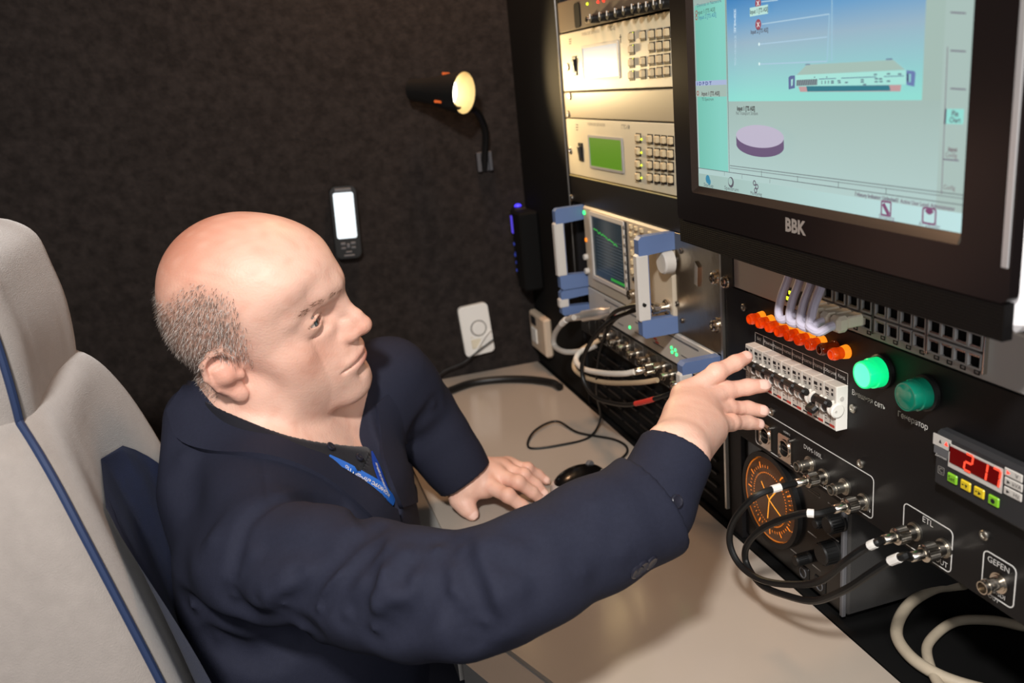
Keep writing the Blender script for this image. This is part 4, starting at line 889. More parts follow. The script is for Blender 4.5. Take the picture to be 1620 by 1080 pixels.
# ------------------------------------------------------------------ van seat behind the man
seat = thing('van_seat', 'beige upholstered van seat with headrest, navy piping and navy lumbar panel', 'seat', (-.26, .89, .45))
so_ = Vector((-.26, .89, .45))
fab = mat('beige_velour', '#8f8781', .9, bump=.35, bscale=900, var=.05, vscale=80, sheen=.5, spec=.2)
navy = mat('navy_velour', '#101f45', .85, bump=.3, bscale=900, sheen=.05, spec=.15, var=.15, vscale=40)
navyp = mat('navy_piping', '#1c2c4d', .7)
def back_ring(z, w, xf, xb, bol, cup, n=64):
    # outline of the backrest at height z: y across, x = front/back; bol = bolster height at the sides, cup = hollow in the middle
    pts = []
    for i in range(n):
        t = 2*math.pi*i/n; c, s = math.cos(t), math.sin(t)
        y = w*np.sign(s)*abs(s)**.55; q_ = np.sign(c)*abs(c)**.45
        f = abs(y)/w
        x = (xf+bol*max(0, (f-.45)/.55)**1.5*(1 if f < .93 else 1)-cup*(1-f)**1.5) if c > 0 else xb
        xm = (xf+xb)/2; x = xm+(x-xm)*abs(q_) if c != 0 else xm
        pts.append((x, y, z))
    return pts
def loft(rings, cap=True):
    n = len(rings[0]); vs = [p for r in rings for p in r]; fs = []
    for j in range(len(rings)-1):
        for i in range(n): fs.append((j*n+i, j*n+(i+1) % n, (j+1)*n+(i+1) % n, (j+1)*n+i))
    if cap: fs.append(tuple(range(n))[::-1]); fs.append(tuple((len(rings)-1)*n+i for i in range(n)))
    return vs, fs
BK = [(.42, .188, -.105, -.26, .03, .02), (.55, .196, -.112, -.28, .04, .026), (.70, .196, -.124, -.30, .045, .026), (.80, .193, -.138, -.315, .045, .024), (.90, .186, -.156, -.325, .04, .02), (.98, .174, -.172, -.33, .032, .014), (1.03, .157, -.184, -.33, .024, .008), (1.065, .135, -.196, -.325, .014, .0), (1.085, .105, -.212, -.315, .006, 0), (1.095, .07, -.235, -.30, 0, 0)]
YC = .832
def smooth_rows(R_, k=4):
    out = bez([np.array(r) for r in R_], k); return out
rows = smooth_rows(BK)
b = MB(); vs, fs = loft([[(x+.26, y+YC-.89, z-.45) for x, y, z in back_ring(*r)] for r in rows]); b.add(vs, fs); b.build('backrest', fab, seat, sharp=75)
HRW = [(1.03, .07, -.235, -.31), (1.05, .105, -.215, -.325), (1.08, .117, -.206, -.335), (1.13, .122, -.204, -.335), (1.17, .118, -.209, -.33), (1.20, .114, -.216, -.322), (1.218, .09, -.233, -.31), (1.226, .05, -.255, -.29)]
rows_h = smooth_rows(HRW)
b = MB(); vs, fs = loft([[(x+.26, y+YC-.89, z-.45) for x, y, z in back_ring(r[0], r[1], r[2], r[3], .015, .004)] for r in rows_h]); b.add(vs, fs); b.build('headrest', fab, seat, sharp=75)
def pipe(rows, f, inset=.0, r=.0042, name='piping', extra=False):
    pts = []
    for w in rows:
        P = back_ring(*(list(w)+([.015, .004] if extra else []))); P = np.array(P)
        half = P[(P[:, 1] < 0)]; i = int(np.argmin(np.abs(np.arctan2(half[:, 0]-(w[2]+w[3])/2, half[:, 1])-f))); pts.append(half[i])
    return pts
def corner(w, extra):
    P = np.array(back_ring(*(list(w)+([.015, .004] if extra else [])))); sc_ = P[:, 0]*1.0-P[:, 1]*1.15; return P[int(np.argmax(sc_))]
pp_ = [Vector(corner(w, False))+Vector((.26+.001, YC-.89-.001, -.45)) for w in rows if w[0] < 1.08]
b = MB(); b.tube(bez(pp_[::3]+[pp_[-1]], 6), .0033, 8); b.build('piping', navyp, seat)
ph_ = [Vector(corner(w, True))+Vector((.26+.001, YC-.89-.001, -.45)) for w in rows_h if w[0] > 1.045]
b = MB(); b.tube(bez(ph_[::3]+[ph_[-1]], 6), .0033, 8); b.build('piping', navyp, seat)
# navy lumbar panel following the hollow of the backrest
def front_x(y, z):
    r = [np.interp(z, [k[0] for k in rows], [k[i] for k in rows]) for i in range(6)]; f = min(1, abs(y-YC)/r[1]); return r[2]+r[4]*max(0, (f-.45)/.55)**1.5-r[5]*(1-f)**1.5
LP = []
nu, nv = 22, 30
for j in range(nv+1):
    z = .50+(1.0-.50)*j/nv
    tz = j/nv; wl = .160*(1-max(0, (tz-.62)/.38)**2.6)**.5 if tz < 1 else .002
    for i in range(nu+1):
        y = YC-.018+(i/nu*2-1)*wl; e = min(1, 4*min(i, nu-i)/nu, (nv-j)/4+.0)
        LP.append((front_x(y, z)+.26+.001+.006*e, y-.89, z-.45))
b = MB(); b.add(LP, [(j*(nu+1)+i, j*(nu+1)+i+1, (j+1)*(nu+1)+i+1, (j+1)*(nu+1)+i) for j in range(nv) for i in range(nu)]); b.build('lumbar_panel', navy, seat, 'navy blue panel')
b = MB(); b.box((.26-.06, YC-.89, -.06), (.40, .48, .13), .04); b.build('seat_cushion', fab, seat)
b = MB(); b.box((-.02+.26-.30, YC-.89, .15), (.05, .44, .8), .02); b.build('rear_shell', mat('seat_shell', '#3c3c3e', .5), seat, 'dark grey plastic shell')
b = MB(); b.box((.26-.06, YC-.89, -.28), (.30, .36, .33), .02); b.build('pedestal', 'black', seat)
# ------------------------------------------------------------------ signed distance shapes and a sparse surface-net mesher
A3 = lambda p: np.array(p, float)
def d_ell(P, c, r, R=None):
    q = P-A3(c)
    if R is not None: q = q @ R
    r = A3(r); k0 = np.linalg.norm(q/r, axis=1); k1 = np.linalg.norm(q/(r*r), axis=1)+1e-9; return k0*(k0-1)/k1
def d_sph(P, c, r): return np.linalg.norm(P-A3(c), axis=1)-r
def d_cap(P, a, b, r0, r1=None):
    a = A3(a); b = A3(b); ab = b-a; t = np.clip(((P-a)@ab)/(ab@ab+1e-12), 0, 1); r1 = r0 if r1 is None else r1
    return np.linalg.norm(P-a-t[:, None]*ab, axis=1)-(r0+(r1-r0)*t)
def smin(a, b, k): h = np.maximum(k-np.abs(a-b), 0)/k; return np.minimum(a, b)-h*h*k*.25
def smax(a, b, k): return -smin(-a, -b, k)
def d_chain(P, pts, rs, k=.008):
    d = None
    for i in range(len(pts)-1):
        e = d_cap(P, pts[i], pts[i+1], rs[i], rs[i+1]); d = e if d is None else (smin(d, e, k) if k else np.minimum(d, e))
    return d
CORN = np.array([(i, j, k) for i in (0, 1) for j in (0, 1) for k in (0, 1)])
def surface_net(f, lo, hi, h, B=8, margin=1.5):
    lo = A3(lo); hi = A3(hi); nb = np.ceil((hi-lo)/(h*B)).astype(int)
    g = np.stack(np.meshgrid(*[np.arange(n) for n in nb], indexing='ij'), -1).reshape(-1, 3)
    cen = lo+(g+.5)*h*B; fv = f(cen); act = g[np.abs(fv) < h*B*.87*margin+.004]
    N = nb*B+2; lin_ = np.stack(np.meshgrid(*[np.arange(B+1)]*3, indexing='ij'), -1).reshape(-1, 3)
    ids = []; pos = []; sg = []
    step = 400
    for s in range(0, len(act), step):
        a = act[s:s+step]; idx = a[:, None, :]*B+lin_[None]; V = f((lo+idx.reshape(-1, 3)*h)).reshape(len(a), B+1, B+1, B+1)
        cs = np.stack([V[:, i:i+B, j:j+B, k:k+B] for i, j, k in CORN], -1)
        neg = cs < 0; m = neg.any(-1) & ~neg.all(-1)
        w = np.argwhere(m); c = cs[m]; n = neg[m]
        base = a[w[:, 0]]*B+w[:, 1:]
        acc = np.zeros((len(c), 3)); cnt = np.zeros(len(c))
        for p in range(8):
            for q in range(p+1, 8):
                if np.abs(CORN[p]-CORN[q]).sum() != 1: continue
                e = n[:, p] != n[:, q]; t = c[:, p]/(c[:, p]-c[:, q]+1e-30)
                acc[e] += (CORN[p]+(CORN[q]-CORN[p])*t[:, None])[e]; cnt[e] += 1
        pos.append(lo+(base+acc/cnt[:, None])*h); ids.append(base); sg.append(n)
    ids = np.concatenate(ids); pos = np.concatenate(pos); sg = np.concatenate(sg)
    key = (ids[:, 0]*N[1]+ids[:, 1])*N[2]+ids[:, 2]; o = np.argsort(key); key = key[o]; pos = pos[o]; sg = sg[o]; ids = ids[o]
    F_ = []
    st_ = [N[1]*N[2], N[2], 1]
    for ax in range(3):
        far = int(np.argmax((CORN == np.eye(3, dtype=int)[ax]).all(1)))
        e = sg[:, 0] != sg[:, far]; b, c = [(1, 2), (2, 0), (0, 1)][ax]
        k0 = key[e]; ks = np.stack([k0, k0-st_[b], k0-st_[b]-st_[c], k0-st_[c]], 1); j = np.searchsorted(key, ks); j = np.clip(j, 0, len(key)-1)
        ok = (key[j] == ks).all(1); j = j[ok]; flip = ~sg[e][ok][:, 0]
        j[flip] = j[flip][:, ::-1]; F_.append(j)
    return pos, np.concatenate(F_)
def net_mesh(name, pos, quads, mats, parent=None, label=None):
    me = bpy.data.meshes.new(name); me.vertices.add(len(pos)); me.vertices.foreach_set('co', pos.astype(np.float32).ravel())
    me.loops.add(quads.size); me.loops.foreach_set('vertex_index', quads.astype(np.int32).ravel())
    me.polygons.add(len(quads)); me.polygons.foreach_set('loop_start', np.arange(0, quads.size, 4, dtype=np.int32)); me.update(calc_edges=True); me.validate()
    for m in (mats if isinstance(mats, (list, tuple)) else [mats]): me.materials.append(M[m] if isinstance(m, str) else m)
    me.shade_smooth(); return link(name, me, parent, label)
def relax(pos, quads, n=2, lam=.5):
    e = np.concatenate([quads[:, [i, (i+1) % 4]] for i in range(4)]); deg = np.bincount(e.ravel(), minlength=len(pos)).astype(float)
    for _ in range(n):
        acc = np.stack([np.bincount(e[:, 0], pos[e[:, 1], k], len(pos))+np.bincount(e[:, 1], pos[e[:, 0], k], len(pos)) for k in range(3)], 1)
        pos = pos+(acc/np.maximum(deg, 1)[:, None]-pos)*lam
    return pos
# ------------------------------------------------------------------ the man: skeleton points
def rodr(w):
    w = A3(w); t = np.linalg.norm(w); k = w/t; K = np.array([[0, -k[2], k[1]], [k[2], 0, -k[0]], [-k[1], k[0], 0]]); return np.eye(3)+np.sin(t)*K+(1-np.cos(t))*K@K
HRt = rodr((.3054, -.1433, -.3504)); HT = A3((-.0298, .9483, 1.0671))
def hw(p): return HRt@A3(p)+HT                      # head-local to world
NB = A3((-.048, .952, .925))                        # base of the neck
FW = A3((.905, -.425, 0)); LW = A3((.425, .905, 0))
Rarm = [at(430, 885, .79), at(505, 905, .755), at(593, 925, .72), at(662, 940, .69), at(730, 942, .672), at(790, 926, .668), at(850, 895, .68), at(940, 847, .705), at(1028, 800, .735), at(1068, 722, .757)]
Rr = [.058, .056, .0525, .050, .0475, .0452, .0445, .0455, .0455, .04]
RWr = at(1066, 722, .757)
LSh = at(612, 600, 1.10); LEl = at(661, 654, 1.16); LWr = onZ(733, 752, .790)
# ------------------------------------------------------------------ head
EYC = (.0685, .0320, .0160)
def face_warp(P):                                   # sets the sides of the face back from the nose
    s = np.minimum(np.abs(P[:, 1]), .042); sm = lambda t: t*t*(3-2*t)
    w = sm(np.clip((P[:, 0]-.015)/.045, 0, 1))*sm(np.clip((.080-P[:, 2])/.045, 0, 1)); Q = P.copy(); Q[:, 0] += 9.5*s*s*w; return Q
def f_head(P0):
    PU = (P0-HT)@HRt; P = face_warp(PU)
    Q = P.copy(); Q[:, 1] = np.abs(Q[:, 1])                       # mirrored half
    QU = PU.copy(); QU[:, 1] = np.abs(QU[:, 1])
    d = d_ell(P, (.003, 0, .052), (.089, .076, .0795))
    d = smin(d, d_ell(P, (.047, 0, .047), (.058, .063, .055)), .03)
    d = smin(d, d_ell(P, (-.022, 0, .018), (.066, .066, .055)), .03)     # occiput
    d = smin(d, d_ell(P, (.040, 0, -.020), (.052, .067, .070)), .03)
    d = smin(d, d_chain(Q, [(.002, .053, -.046), (.026, .051, -.072), (.078, .018, -.090)], (.017, .016, .015), .01), .024)   # jaw line
    d = smin(d, d_ell(P, (.044, 0, -.058), (.052, .056, .036)), .03)
    d = smin(d, d_ell(P, (.083, 0, -.090), (.0165, .021, .0155)), .018)               # chin
    d = smin(d, d_ell(P, (.0730, 0, -.052), (.0250, .037, .030)), .020)                 # muzzle
    d = smin(d, d_ell(Q, (.056, .045, -.012), (.025, .018, .017)), .02)               # cheekbone
    d = smin(d, d_ell(Q, (.055, .036, -.033), (.025, .022, .026)), .02)
    d = smin(d, d_chain(Q, [(.0985, .006, .041), (.0940, .026, .0420), (.0730, .048, .0350)], (.0088, .0084, .006), .004), .014)   # brow
    d = smax(d, -d_ell(Q, (.0975, .0340, .0145), (.0165, .0210, .0125)), .012)         # eye socket
    d = smin(d, d_chain(P, [(.0925, 0, .030), (.0985, 0, .015), (.1085, 0, -.006), (.1125, 0, -.0165)], (.0078, .0072, .0085, .0098), .004), .012)  # nose
    d = smin(d, d_ell(P, (.1120, 0, -.0180), (.0100, .0105, .0090)), .006)
    d = smin(d, d_ell(Q, (.1000, .0118, -.0215), (.0105, .0072, .0080)), .006)
    d = smin(d, d_ell(Q, (.0985, .0085, -.011), (.0085, .0065, .0095)), .006)
    d = smin(d, d_cap(P, (.108, 0, -.025), (.098, 0, -.031), .0048), .006)
    d = smax(d, -d_ell(Q, (.1055, .0062, -.0285), (.0052, .0034, .0042)), .003)
    d = smin(d, d_ell(P, (.0955, 0, -.0478), (.0096, .0285, .0054)), .006)            # lips
    d = smin(d, d_ell(P, (.0948, 0, -.0585), (.0092, .0260, .0060)), .006)
    d = smax(d, -d_chain(Q, [(.1065, 0, -.0532), (.1030, .013, -.0532), (.0965, .024, -.0540), (.0935, .0315, -.0550)], (.0016, .0016, .0015, .0010), 0), .004)
    d = smax(d, -d_cap(Q, (.1050, .0, -.0705), (.100, .012, -.0700), .0035), .010)
    # eyelids: a shell over the eyeball with an almond opening
    e = QU-A3(EYC); lid = np.linalg.norm(e, axis=1)-.0147
    op = np.maximum(np.abs(e[:, 2]-.0006)-.0036*(1-np.clip(np.abs(e[:, 1]+.0005)/.0132, 0, 1)**2), -e[:, 0]+.004)
    lid = smax(lid, -op, .0012); d = smin(d, lid, .011); d = smax(d, -(np.linalg.norm(e, axis=1)-.0119), .001); d = smax(d, -np.maximum(op, np.linalg.norm(e-A3((.006, 0, 0)), axis=1)-.0135), .0012)
    d = smax(d, -d_chain(Q, [(.0940, .022, .0250), (.0930, .031, .0265), (.0905, .039, .0240)], (.0003, .0008, .0002), 0), .006)  # lid fold
    d = smax(d, -d_chain(Q, [(.0890, .026, .0045), (.0865, .034, .0025), (.082, .040, .003)], (.0001, .0006, .0001), 0), .009)
    # ear
    er = QU-A3((-.006, .074, -.001)); ca, sa = math.cos(.42), math.sin(.42)            # swing the ear out from the head
    ex = er[:, 0]*ca+er[:, 1]*sa*1.0; ey = -er[:, 0]*sa*-1.0+er[:, 1]*ca
    E = np.stack([er[:, 0]*ca-er[:, 1]*sa, er[:, 0]*sa+er[:, 1]*ca, er[:, 2]], 1)
    ear = d_ell(E, (-.012, .000, .000), (.0175, .0042, .029))
    rim = d_chain(E, [(.002, .003, .006), (.004, .004, .018), (-.003, .005, .029), (-.015, .0055, .0305), (-.0265, .0055, .021), (-.028, .005, .005), (-.022, .004, -.012), (-.013, .002, -.023)], (.003, .0034, .0034, .0034, .0034, .0032, .003, .0032), .002)
    ear = smin(ear, rim, .004); ear = smin(ear, d_ell(E, (-.006, .001, -.0285), (.0078, .0045, .0075)), .006)
    ear = smax(ear, -d_ell(E, (-.006, .008, -.003), (.0095, .0085, .0125)), .003)
    ear = smax(ear, -d_ell(E, (-.013, .0068, .0185), (.0085, .005, .0065)), .003)
    ear = smin(ear, d_chain(E, [(-.008, .0035, .011), (-.018, .004, .010), (-.019, .0035, -.004), (-.012, .0025, -.017)], (.0026, .0028, .0026, .0024), .002), .003)
    ear = smin(ear, d_ell(E, (.004, .003, -.005), (.0042, .0042, .006)), .003)
    ear = smin(ear, d_cap(E, (-.004, -.012, -.004), (-.010, -.001, .0), .014, .013), .006)
    d = smin(d, ear, .004)
    return d
def f_neck(P):
    d = d_cap(P, hw((-.026, 0, -.030)), NB-FW*.004, .054, .064)
    d = smin(d, d_cap(P, hw((-.014, -.050, -.030)), NB+FW*.052-LW*.012+A3((0, 0, -.012)), .012, .011), .022)
    d = smin(d, d_cap(P, hw((-.014, .050, -.030)), NB+FW*.052+LW*.012+A3((0, 0, -.012)), .012, .011), .022)
    d = smin(d, d_cap(P, hw((.022, 0, -.080)), NB+FW*.040, .028, .022), .03)
    return d
# ------------------------------------------------------------------ hands
RI = dict(index=[onX(1083, 624, .370), onX(1134, 589, .410), onX(1163, 574, .434), onX(1180, 565.5, .449)],
          middle=[onX(1103, 643, .374), onX(1148, 618, .418), onX(1183, 612, .443), onX(1208, 610, .459)],
          ring=[onX(1113, 660, .372), onX(1152, 646, .416), onX(1183, 646, .441), onX(1206, 650, .456)],
          little=[onX(1122, 679, .365), onX(1157, 668, .403), onX(1183, 668, .427), onX(1200, 671, .440)])
RT = [RWr+A3((.012, .020, -.006)), at(1082, 655, .83), at(1108, 640, .865), at(1128, 632, .88)]
LI = dict(index=[onZ(768, 765, .781), onZ(804, 784, .776), onZ(826, 800, .759), onZ(841, 811, .748)],
          middle=[onZ(783, 750, .785), onZ(820, 763, .782), onZ(842, 778, .764), onZ(855, 790, .749)],
          ring=[onZ(795, 741, .782), onZ(829, 751, .778), onZ(848, 766, .762), onZ(860, 780, .749)],
          little=[onZ(803, 735, .775), onZ(835, 741, .771), onZ(851, 750, .758), onZ(864, 760, .748)])
LT = [LWr+A3((.0, -.018, -.014)), onZ(727, 789, .766), onZ(738, 802, .757), onZ(747, 813, .7495)]
FR = dict(index=(.0112, .0092, .0080, .0070), middle=(.0115, .0094, .0082, .0072), ring=(.0110, .0088, .0077, .0068), little=(.0098, .0078, .0069, .0061))
def f_hand(P, W, I, T, up, s=1.):
    d = d_chain(P, T, (.017*s, .0128*s, .0112*s, .0090*s), .008)
    palm = None
    for k in ('index', 'middle', 'ring', 'little'):
        e = d_cap(P, W+(I[k][0]-W)*.08, I[k][0]-up*.006, .0165*s, .0125*s); palm = e if palm is None else smin(palm, e, .020)
    d = smin(d, palm, .016)
    for a, b in (('index', 'middle'), ('middle', 'ring'), ('ring', 'little')):
        m = (I[a][0]+I[b][0])/2; m2 = (I[a][1]+I[b][1])/2; palm = smin(palm, d_cap(P, m-up*.004, m+(m2-m)*.22-up*.004, .009*s, .004*s), .006)
    fing = None
    for k in ('index', 'middle', 'ring', 'little'):
        r = [x*s for x in FR[k]]; e = d_chain(P, I[k], r, .004)
        e = smin(e, d_sph(P, I[k][1]+up*.0012, r[1]*1.02), .004); fing = e if fing is None else smin(fing, e, .0025)
        d = smin(d, d_cap(P, I[k][0]+up*.004, W+(I[k][0]-W)*.45+up*.008, .0045*s, .002), .012)      # tendon over the knuckle
    d = smin(smin(d, palm, .008), fing, .007)
    return d
UPR = A3((-.55, -.62, .56)); UPR /= np.linalg.norm(UPR); UPL = A3((-.25, -.1, .96)); UPL /= np.linalg.norm(UPL)
RWA = Rarm[-2]; 
def f_armR(P): return d_chain(P, [Rarm[0], Rarm[4], Rarm[7], Rarm[8], RWr], (.042, .034, .029, .028, .0265), .02)
def f_armL(P): return d_chain(P, [LSh, LEl, LEl+(LWr-LEl)*.6, LWr], (.042, .034, .030, .0265), .02)
def boxmask(P, pts, pad):
    pts = np.array(pts); lo = pts.min(0)-pad; hi = pts.max(0)+pad; return ((P > lo) & (P < hi)).all(1)
def torso(P, a=.112, b=.180, grow=0.):
    z = P[:, 2]; cz = np.interp(z, [.45, .62, .78, .90], [.010, .020, .026, .024]); 
    cx = NB[0]+.005; cy = NB[1]-.03
    q = P[:, :2]-np.array([cx, cy]); u = q@FW[:2]-cz; v = q@LW[:2]
    k = np.interp(z, [.45, .60, .78, .88, .96], [1.02, 1.0, 1.0, .98, .80])
    aa = a*k+grow; bb = b*k+grow
    e = ((np.abs(u)/aa)**2.3+(np.abs(v)/bb)**2.3)**(1/2.3); d = (e-1)*np.minimum(aa, bb)
    return smax(smax(d, z-(.935+grow), .09), .46-z, .02)
def f_body(P):
    d = torso(P, .092, .150); d = smin(d, smin(f_armR(P), f_armL(P), .01), .03); d = smin(d, d_cap(P, NB, Rarm[0], .05, .045), .03); d = smin(d, d_cap(P, NB, LSh, .05, .045), .03)
    d = smin(d, f_neck(P), .035)
    m = boxmask(P, [HT], .19)
    if m.any(): d[m] = smin(d[m], f_head(P[m]), .016)
    m = boxmask(P, sum(RI.values(), [])+RT+[RWr], .045)
    if m.any(): d[m] = smin(d[m], f_hand(P[m], RWr, RI, RT, UPR), .014)
    m = boxmask(P, sum(LI.values(), [])+LT+[LWr], .045)
    if m.any(): d[m] = smin(d[m], f_hand(P[m], LWr, LI, LT, UPL, 1.0), .014)
    return d
man = thing('person', 'bald man in a dark navy jacket sitting at the desk, reaching to the breakers', 'person', (-.05, .92, .45))
MO = np.array([-.05, .92, .45])
pos, quads = surface_net(f_body, (-.30, .42, .44), (.53, 1.42, 1.28), .0018)
skin = mat('skin', '#d9a283', .45, spec=.4, sss=.12, bump=.22, bscale=380)
body = net_mesh('body', pos-MO, quads, skin, man)
# skin tones by region (lips, stubble, flushed cheeks, nose, ears and knuckles, cropped hair tint)
Hl = (pos-HT)@HRt; HqU = Hl.copy(); HqU[:, 1] = np.abs(HqU[:, 1]); Hq = face_warp(Hl); Hq[:, 1] = np.abs(Hq[:, 1])
base = np.tile(np.array(lin('#e6b8a4')[:3]), (len(pos), 1))
def blend(c, w): 
    global base
    w = np.clip(w, 0, 1)[:, None]; base = base*(1-w)+np.array(lin(c)[:3])*w
gs = lambda c, r, src=None: np.exp(-(((Hq if src is None else src)-A3(c))**2/A3(r)**2).sum(1))
inhead = (np.linalg.norm(Hl, axis=1) < .17)
blend('#c27c62', .85*gs((-.045, .0, .125), (.085, .10, .05)))
_b = np.sin(Hl[:, 0]*190+np.sin(Hl[:, 2]*240)*1.3)*np.sin(Hl[:, 2]*170+np.sin(Hl[:, 1]*210)*1.4)*np.sin(Hl[:, 1]*160+1)
blend('#c9826a', .22*np.clip(_b, 0, 1)); blend('#f0c8b4', .18*np.clip(-_b, 0, 1))
blend('#cf8268', .6*gs((.112, 0, -.018), (.016, .018, .014))); blend('#d08a72', .5*gs((.075, .045, -.018), (.03, .025, .022)))
blend('#cc8570', .6*gs((-.012, .082, 0), (.03, .016, .036)))
blend('#a98f80', .40*gs((.082, 0, -.078), (.035, .05, .028))*(Hq[:, 2] < -.03)); blend('#a98f80', .28*gs((.03, .055, -.06), (.04, .02, .02)))
lipw = np.maximum(gs((.103, 0, -.0488), (.012, .0200, .0030)), gs((.102, 0, -.0580), (.012, .0180, .0040))); blend('#bb6e62', .85*lipw)
brow = np.zeros(len(pos))
for c in ((.099, .012, .0360), (.098, .022, .0390), (.094, .033, .0400), (.087, .043, .0370)): brow = np.maximum(brow, gs(c, (.012, .008, .0042)))
blend('#855c46', .62*brow)
blend('#b98468', .35*gs((.09, .033, .017), (.012, .017, .009)))
_e = HqU-A3(EYC); _o = np.abs(np.abs(_e[:, 2]-.0006)-.0036*(1-np.clip(np.abs(_e[:, 1]+.0005)/.0132, 0, 1)**2)); _n = np.linalg.norm(_e, axis=1)
blend('#5e3d33', .75*np.exp(-(_o/.0009)**2)*((_n < .0152) & (_n > .0125) & (_e[:, 2] > 0) & (_e[:, 0] > .003))); blend('#a8685a', .5*np.exp(-(_o/.0009)**2)*((_n < .0152) & (_e[:, 2] <= 0) & (_e[:, 0] > .003)))
HP = [(-.20, .072), (-.061, .082), (-.036, .094), (-.018, .102), (.0, .101), (.014, .095), (.024, .087), (.029, .073), (.029, .055), (.025, .03), (.018, .008), (.015, -.008), (.006, -.012), (.002, .004), (-.02, -.004), (-.032, -.03), (-.045, -.046), (-.10, -.05), (-.20, -.05)]
def inpoly(x, y, poly):
    c = np.zeros(len(x), bool); n = len(poly)
    dmin = np.full(len(x), 9.)
    for i in range(n):
        (x0, y0), (x1, y1) = poly[i], poly[(i+1) % n]
        cond = ((y0 > y) != (y1 > y)) & (x < (x1-x0)*(y-y0)/(y1-y0+1e-12)+x0); c ^= cond
        t = np.clip(((x-x0)*(x1-x0)+(y-y0)*(y1-y0))/((x1-x0)**2+(y1-y0)**2), 0, 1); dmin = np.minimum(dmin, np.hypot(x-x0-t*(x1-x0), y-y0-t*(y1-y0)))
    return c, dmin
hin, hd = inpoly(Hl[:, 0], Hl[:, 2], HP)
rough_ = np.array([random.uniform(.6, 1.) for _ in range(997)])[np.arange(len(pos)) % 997]
notear = (gs((-.012, .088, 0), (.026, .012, .034)) < .45)
hairw = np.where(hin & inhead & notear, np.clip(hd/.024, 0, 1), 0)
blend('#6d584c', .66*hairw*rough_)
isR = boxmask(pos, sum(RI.values(), [])+[RWr], .05); isL = boxmask(pos, sum(LI.values(), [])+LT+[LWr], .05)
for I in (RI, LI):
    for k in I:
        for j, w in ((0, .35), (1, .4), (3, .45)):
            blend('#c47c62', w*np.exp(-((pos-I[k][j])**2).sum(1)/.010**2))
ca = body.data.color_attributes.new('tone', 'FLOAT_COLOR', 'POINT'); ca.data.foreach_set('color', np.concatenate([base, np.ones((len(base), 1))], 1).astype(np.float32).ravel())
nt = skin.node_tree; an_ = nt.nodes.new('ShaderNodeAttribute'); an_.attribute_name = 'tone'; nt.links.new(an_.outputs['Color'], nt.nodes['Principled BSDF'].inputs['Base Color'])
# eyes
iris = mat('eye', '#cfc2b8', .08, spec=.6); nt = iris.node_tree; tc = nt.nodes['Texture Coordinate']; sp = nt.nodes.new('ShaderNodeVectorMath'); sp.operation = 'DISTANCE'; sp.inputs[1].default_value = (.0122, 0, 0)
nt.links.new(tc.outputs['Object'], sp.inputs[0]); cr = nt.nodes.new('ShaderNodeValToRGB'); nt.links.new(sp.outputs['Value'], cr.inputs['Fac']); mr = nt.nodes.new('ShaderNodeMapRange'); mr.inputs['From Max'].default_value = .012
nt.links.new(sp.outputs['Value'], mr.inputs['Value']); nt.links.new(mr.outputs['Result'], cr.inputs['Fac'])
el = cr.color_ramp.elements; el[0].position = .0; el[0].color = (.005, .005, .005, 1); el[1].position = 1; el[1].color = lin('#cdbfb4')
for p_, c_ in ((.18, '#0a0908'), (.21, '#5f6f72'), (.40, '#4a5558'), (.46, '#2d2a28'), (.52, '#cdbfb4')): q_ = el.new(p_); q_.color = lin(c_)
nt.links.new(cr.outputs['Color'], nt.nodes['Principled BSDF'].inputs['Base Color'])
for s in (-1, 1):
    b = MB(); b.lathe([(.0122*math.sin(t), -.0122*math.cos(t)) for t in np.linspace(.02, math.pi-.02, 16)], (0, 0, 0), (1, 0, 0), 24); o = b.build('eye', iris, body)
    R4 = Matrix([list(r) for r in HRt]).to_4x4(); R4.translation = Vector(hw((EYC[0], s*EYC[1], EYC[2]))-MO); o.matrix_local = R4 @ Matrix.Rotation(-.16, 4, 'Z') @ Matrix.Rotation(.0, 4, 'Y')
# cropped grey hair: short strands over the sides and back of the head
nrm = np.zeros(len(pos)*3, np.float32); body.data.vertices.foreach_get('normal', nrm); nrm = nrm.reshape(-1, 3)
cand = np.where(hairw > .12)[0]; rng = np.random.default_rng(5); pick = rng.choice(cand, 15000); hv = []; hf = []; hm = []
down = HRt@A3((-.35, 0, -.94))
for i in pick:
    if rng.random() > hairw[i]*.9+.1: continue
    p = pos[i]+rng.normal(0, .0012, 3); n_ = nrm[i]; t_ = down-n_*(down@n_); t_ = t_/(np.linalg.norm(t_)+1e-9)+rng.normal(0, .25, 3); d_ = n_*.55+t_*.8; d_ /= np.linalg.norm(d_)
    s_ = np.cross(n_, d_); s_ /= np.linalg.norm(s_)+1e-9; L = rng.uniform(.0035, .0065); w = .00022
    k = len(hv); hv += [p-s_*w-MO, p+s_*w-MO, p+d_*L-MO]; hf.append((k, k+1, k+2)); hm.append(int(rng.random() < .45))
for i in rng.choice(np.where(brow > .4)[0], 260):
    p = pos[i]; n_ = nrm[i]; t_ = HRt@A3((-.45, np.sign(Hl[i, 1])*.85, .25)); t_ = t_-n_*(t_@n_)+rng.normal(0, .2, 3); d_ = n_*.35+t_; d_ /= np.linalg.norm(d_); s_ = np.cross(n_, d_); s_ /= np.linalg.norm(s_)+1e-9
    k = len(hv); L = rng.uniform(.004, .007); hv += [p-s_*.0002-MO, p+s_*.0002-MO, p+d_*L-MO]; hf.append((k, k+1, k+2)); hm.append(2)
b = MB(); b.add(hv, hf); b.m = hm
b.build('cropped_hair', [mat('hair_brown', '#5b4a40', .55), mat('hair_grey', '#b3a9a2', .5), mat('brow_hair', '#8a6752', .6)], man, kind='stuff')
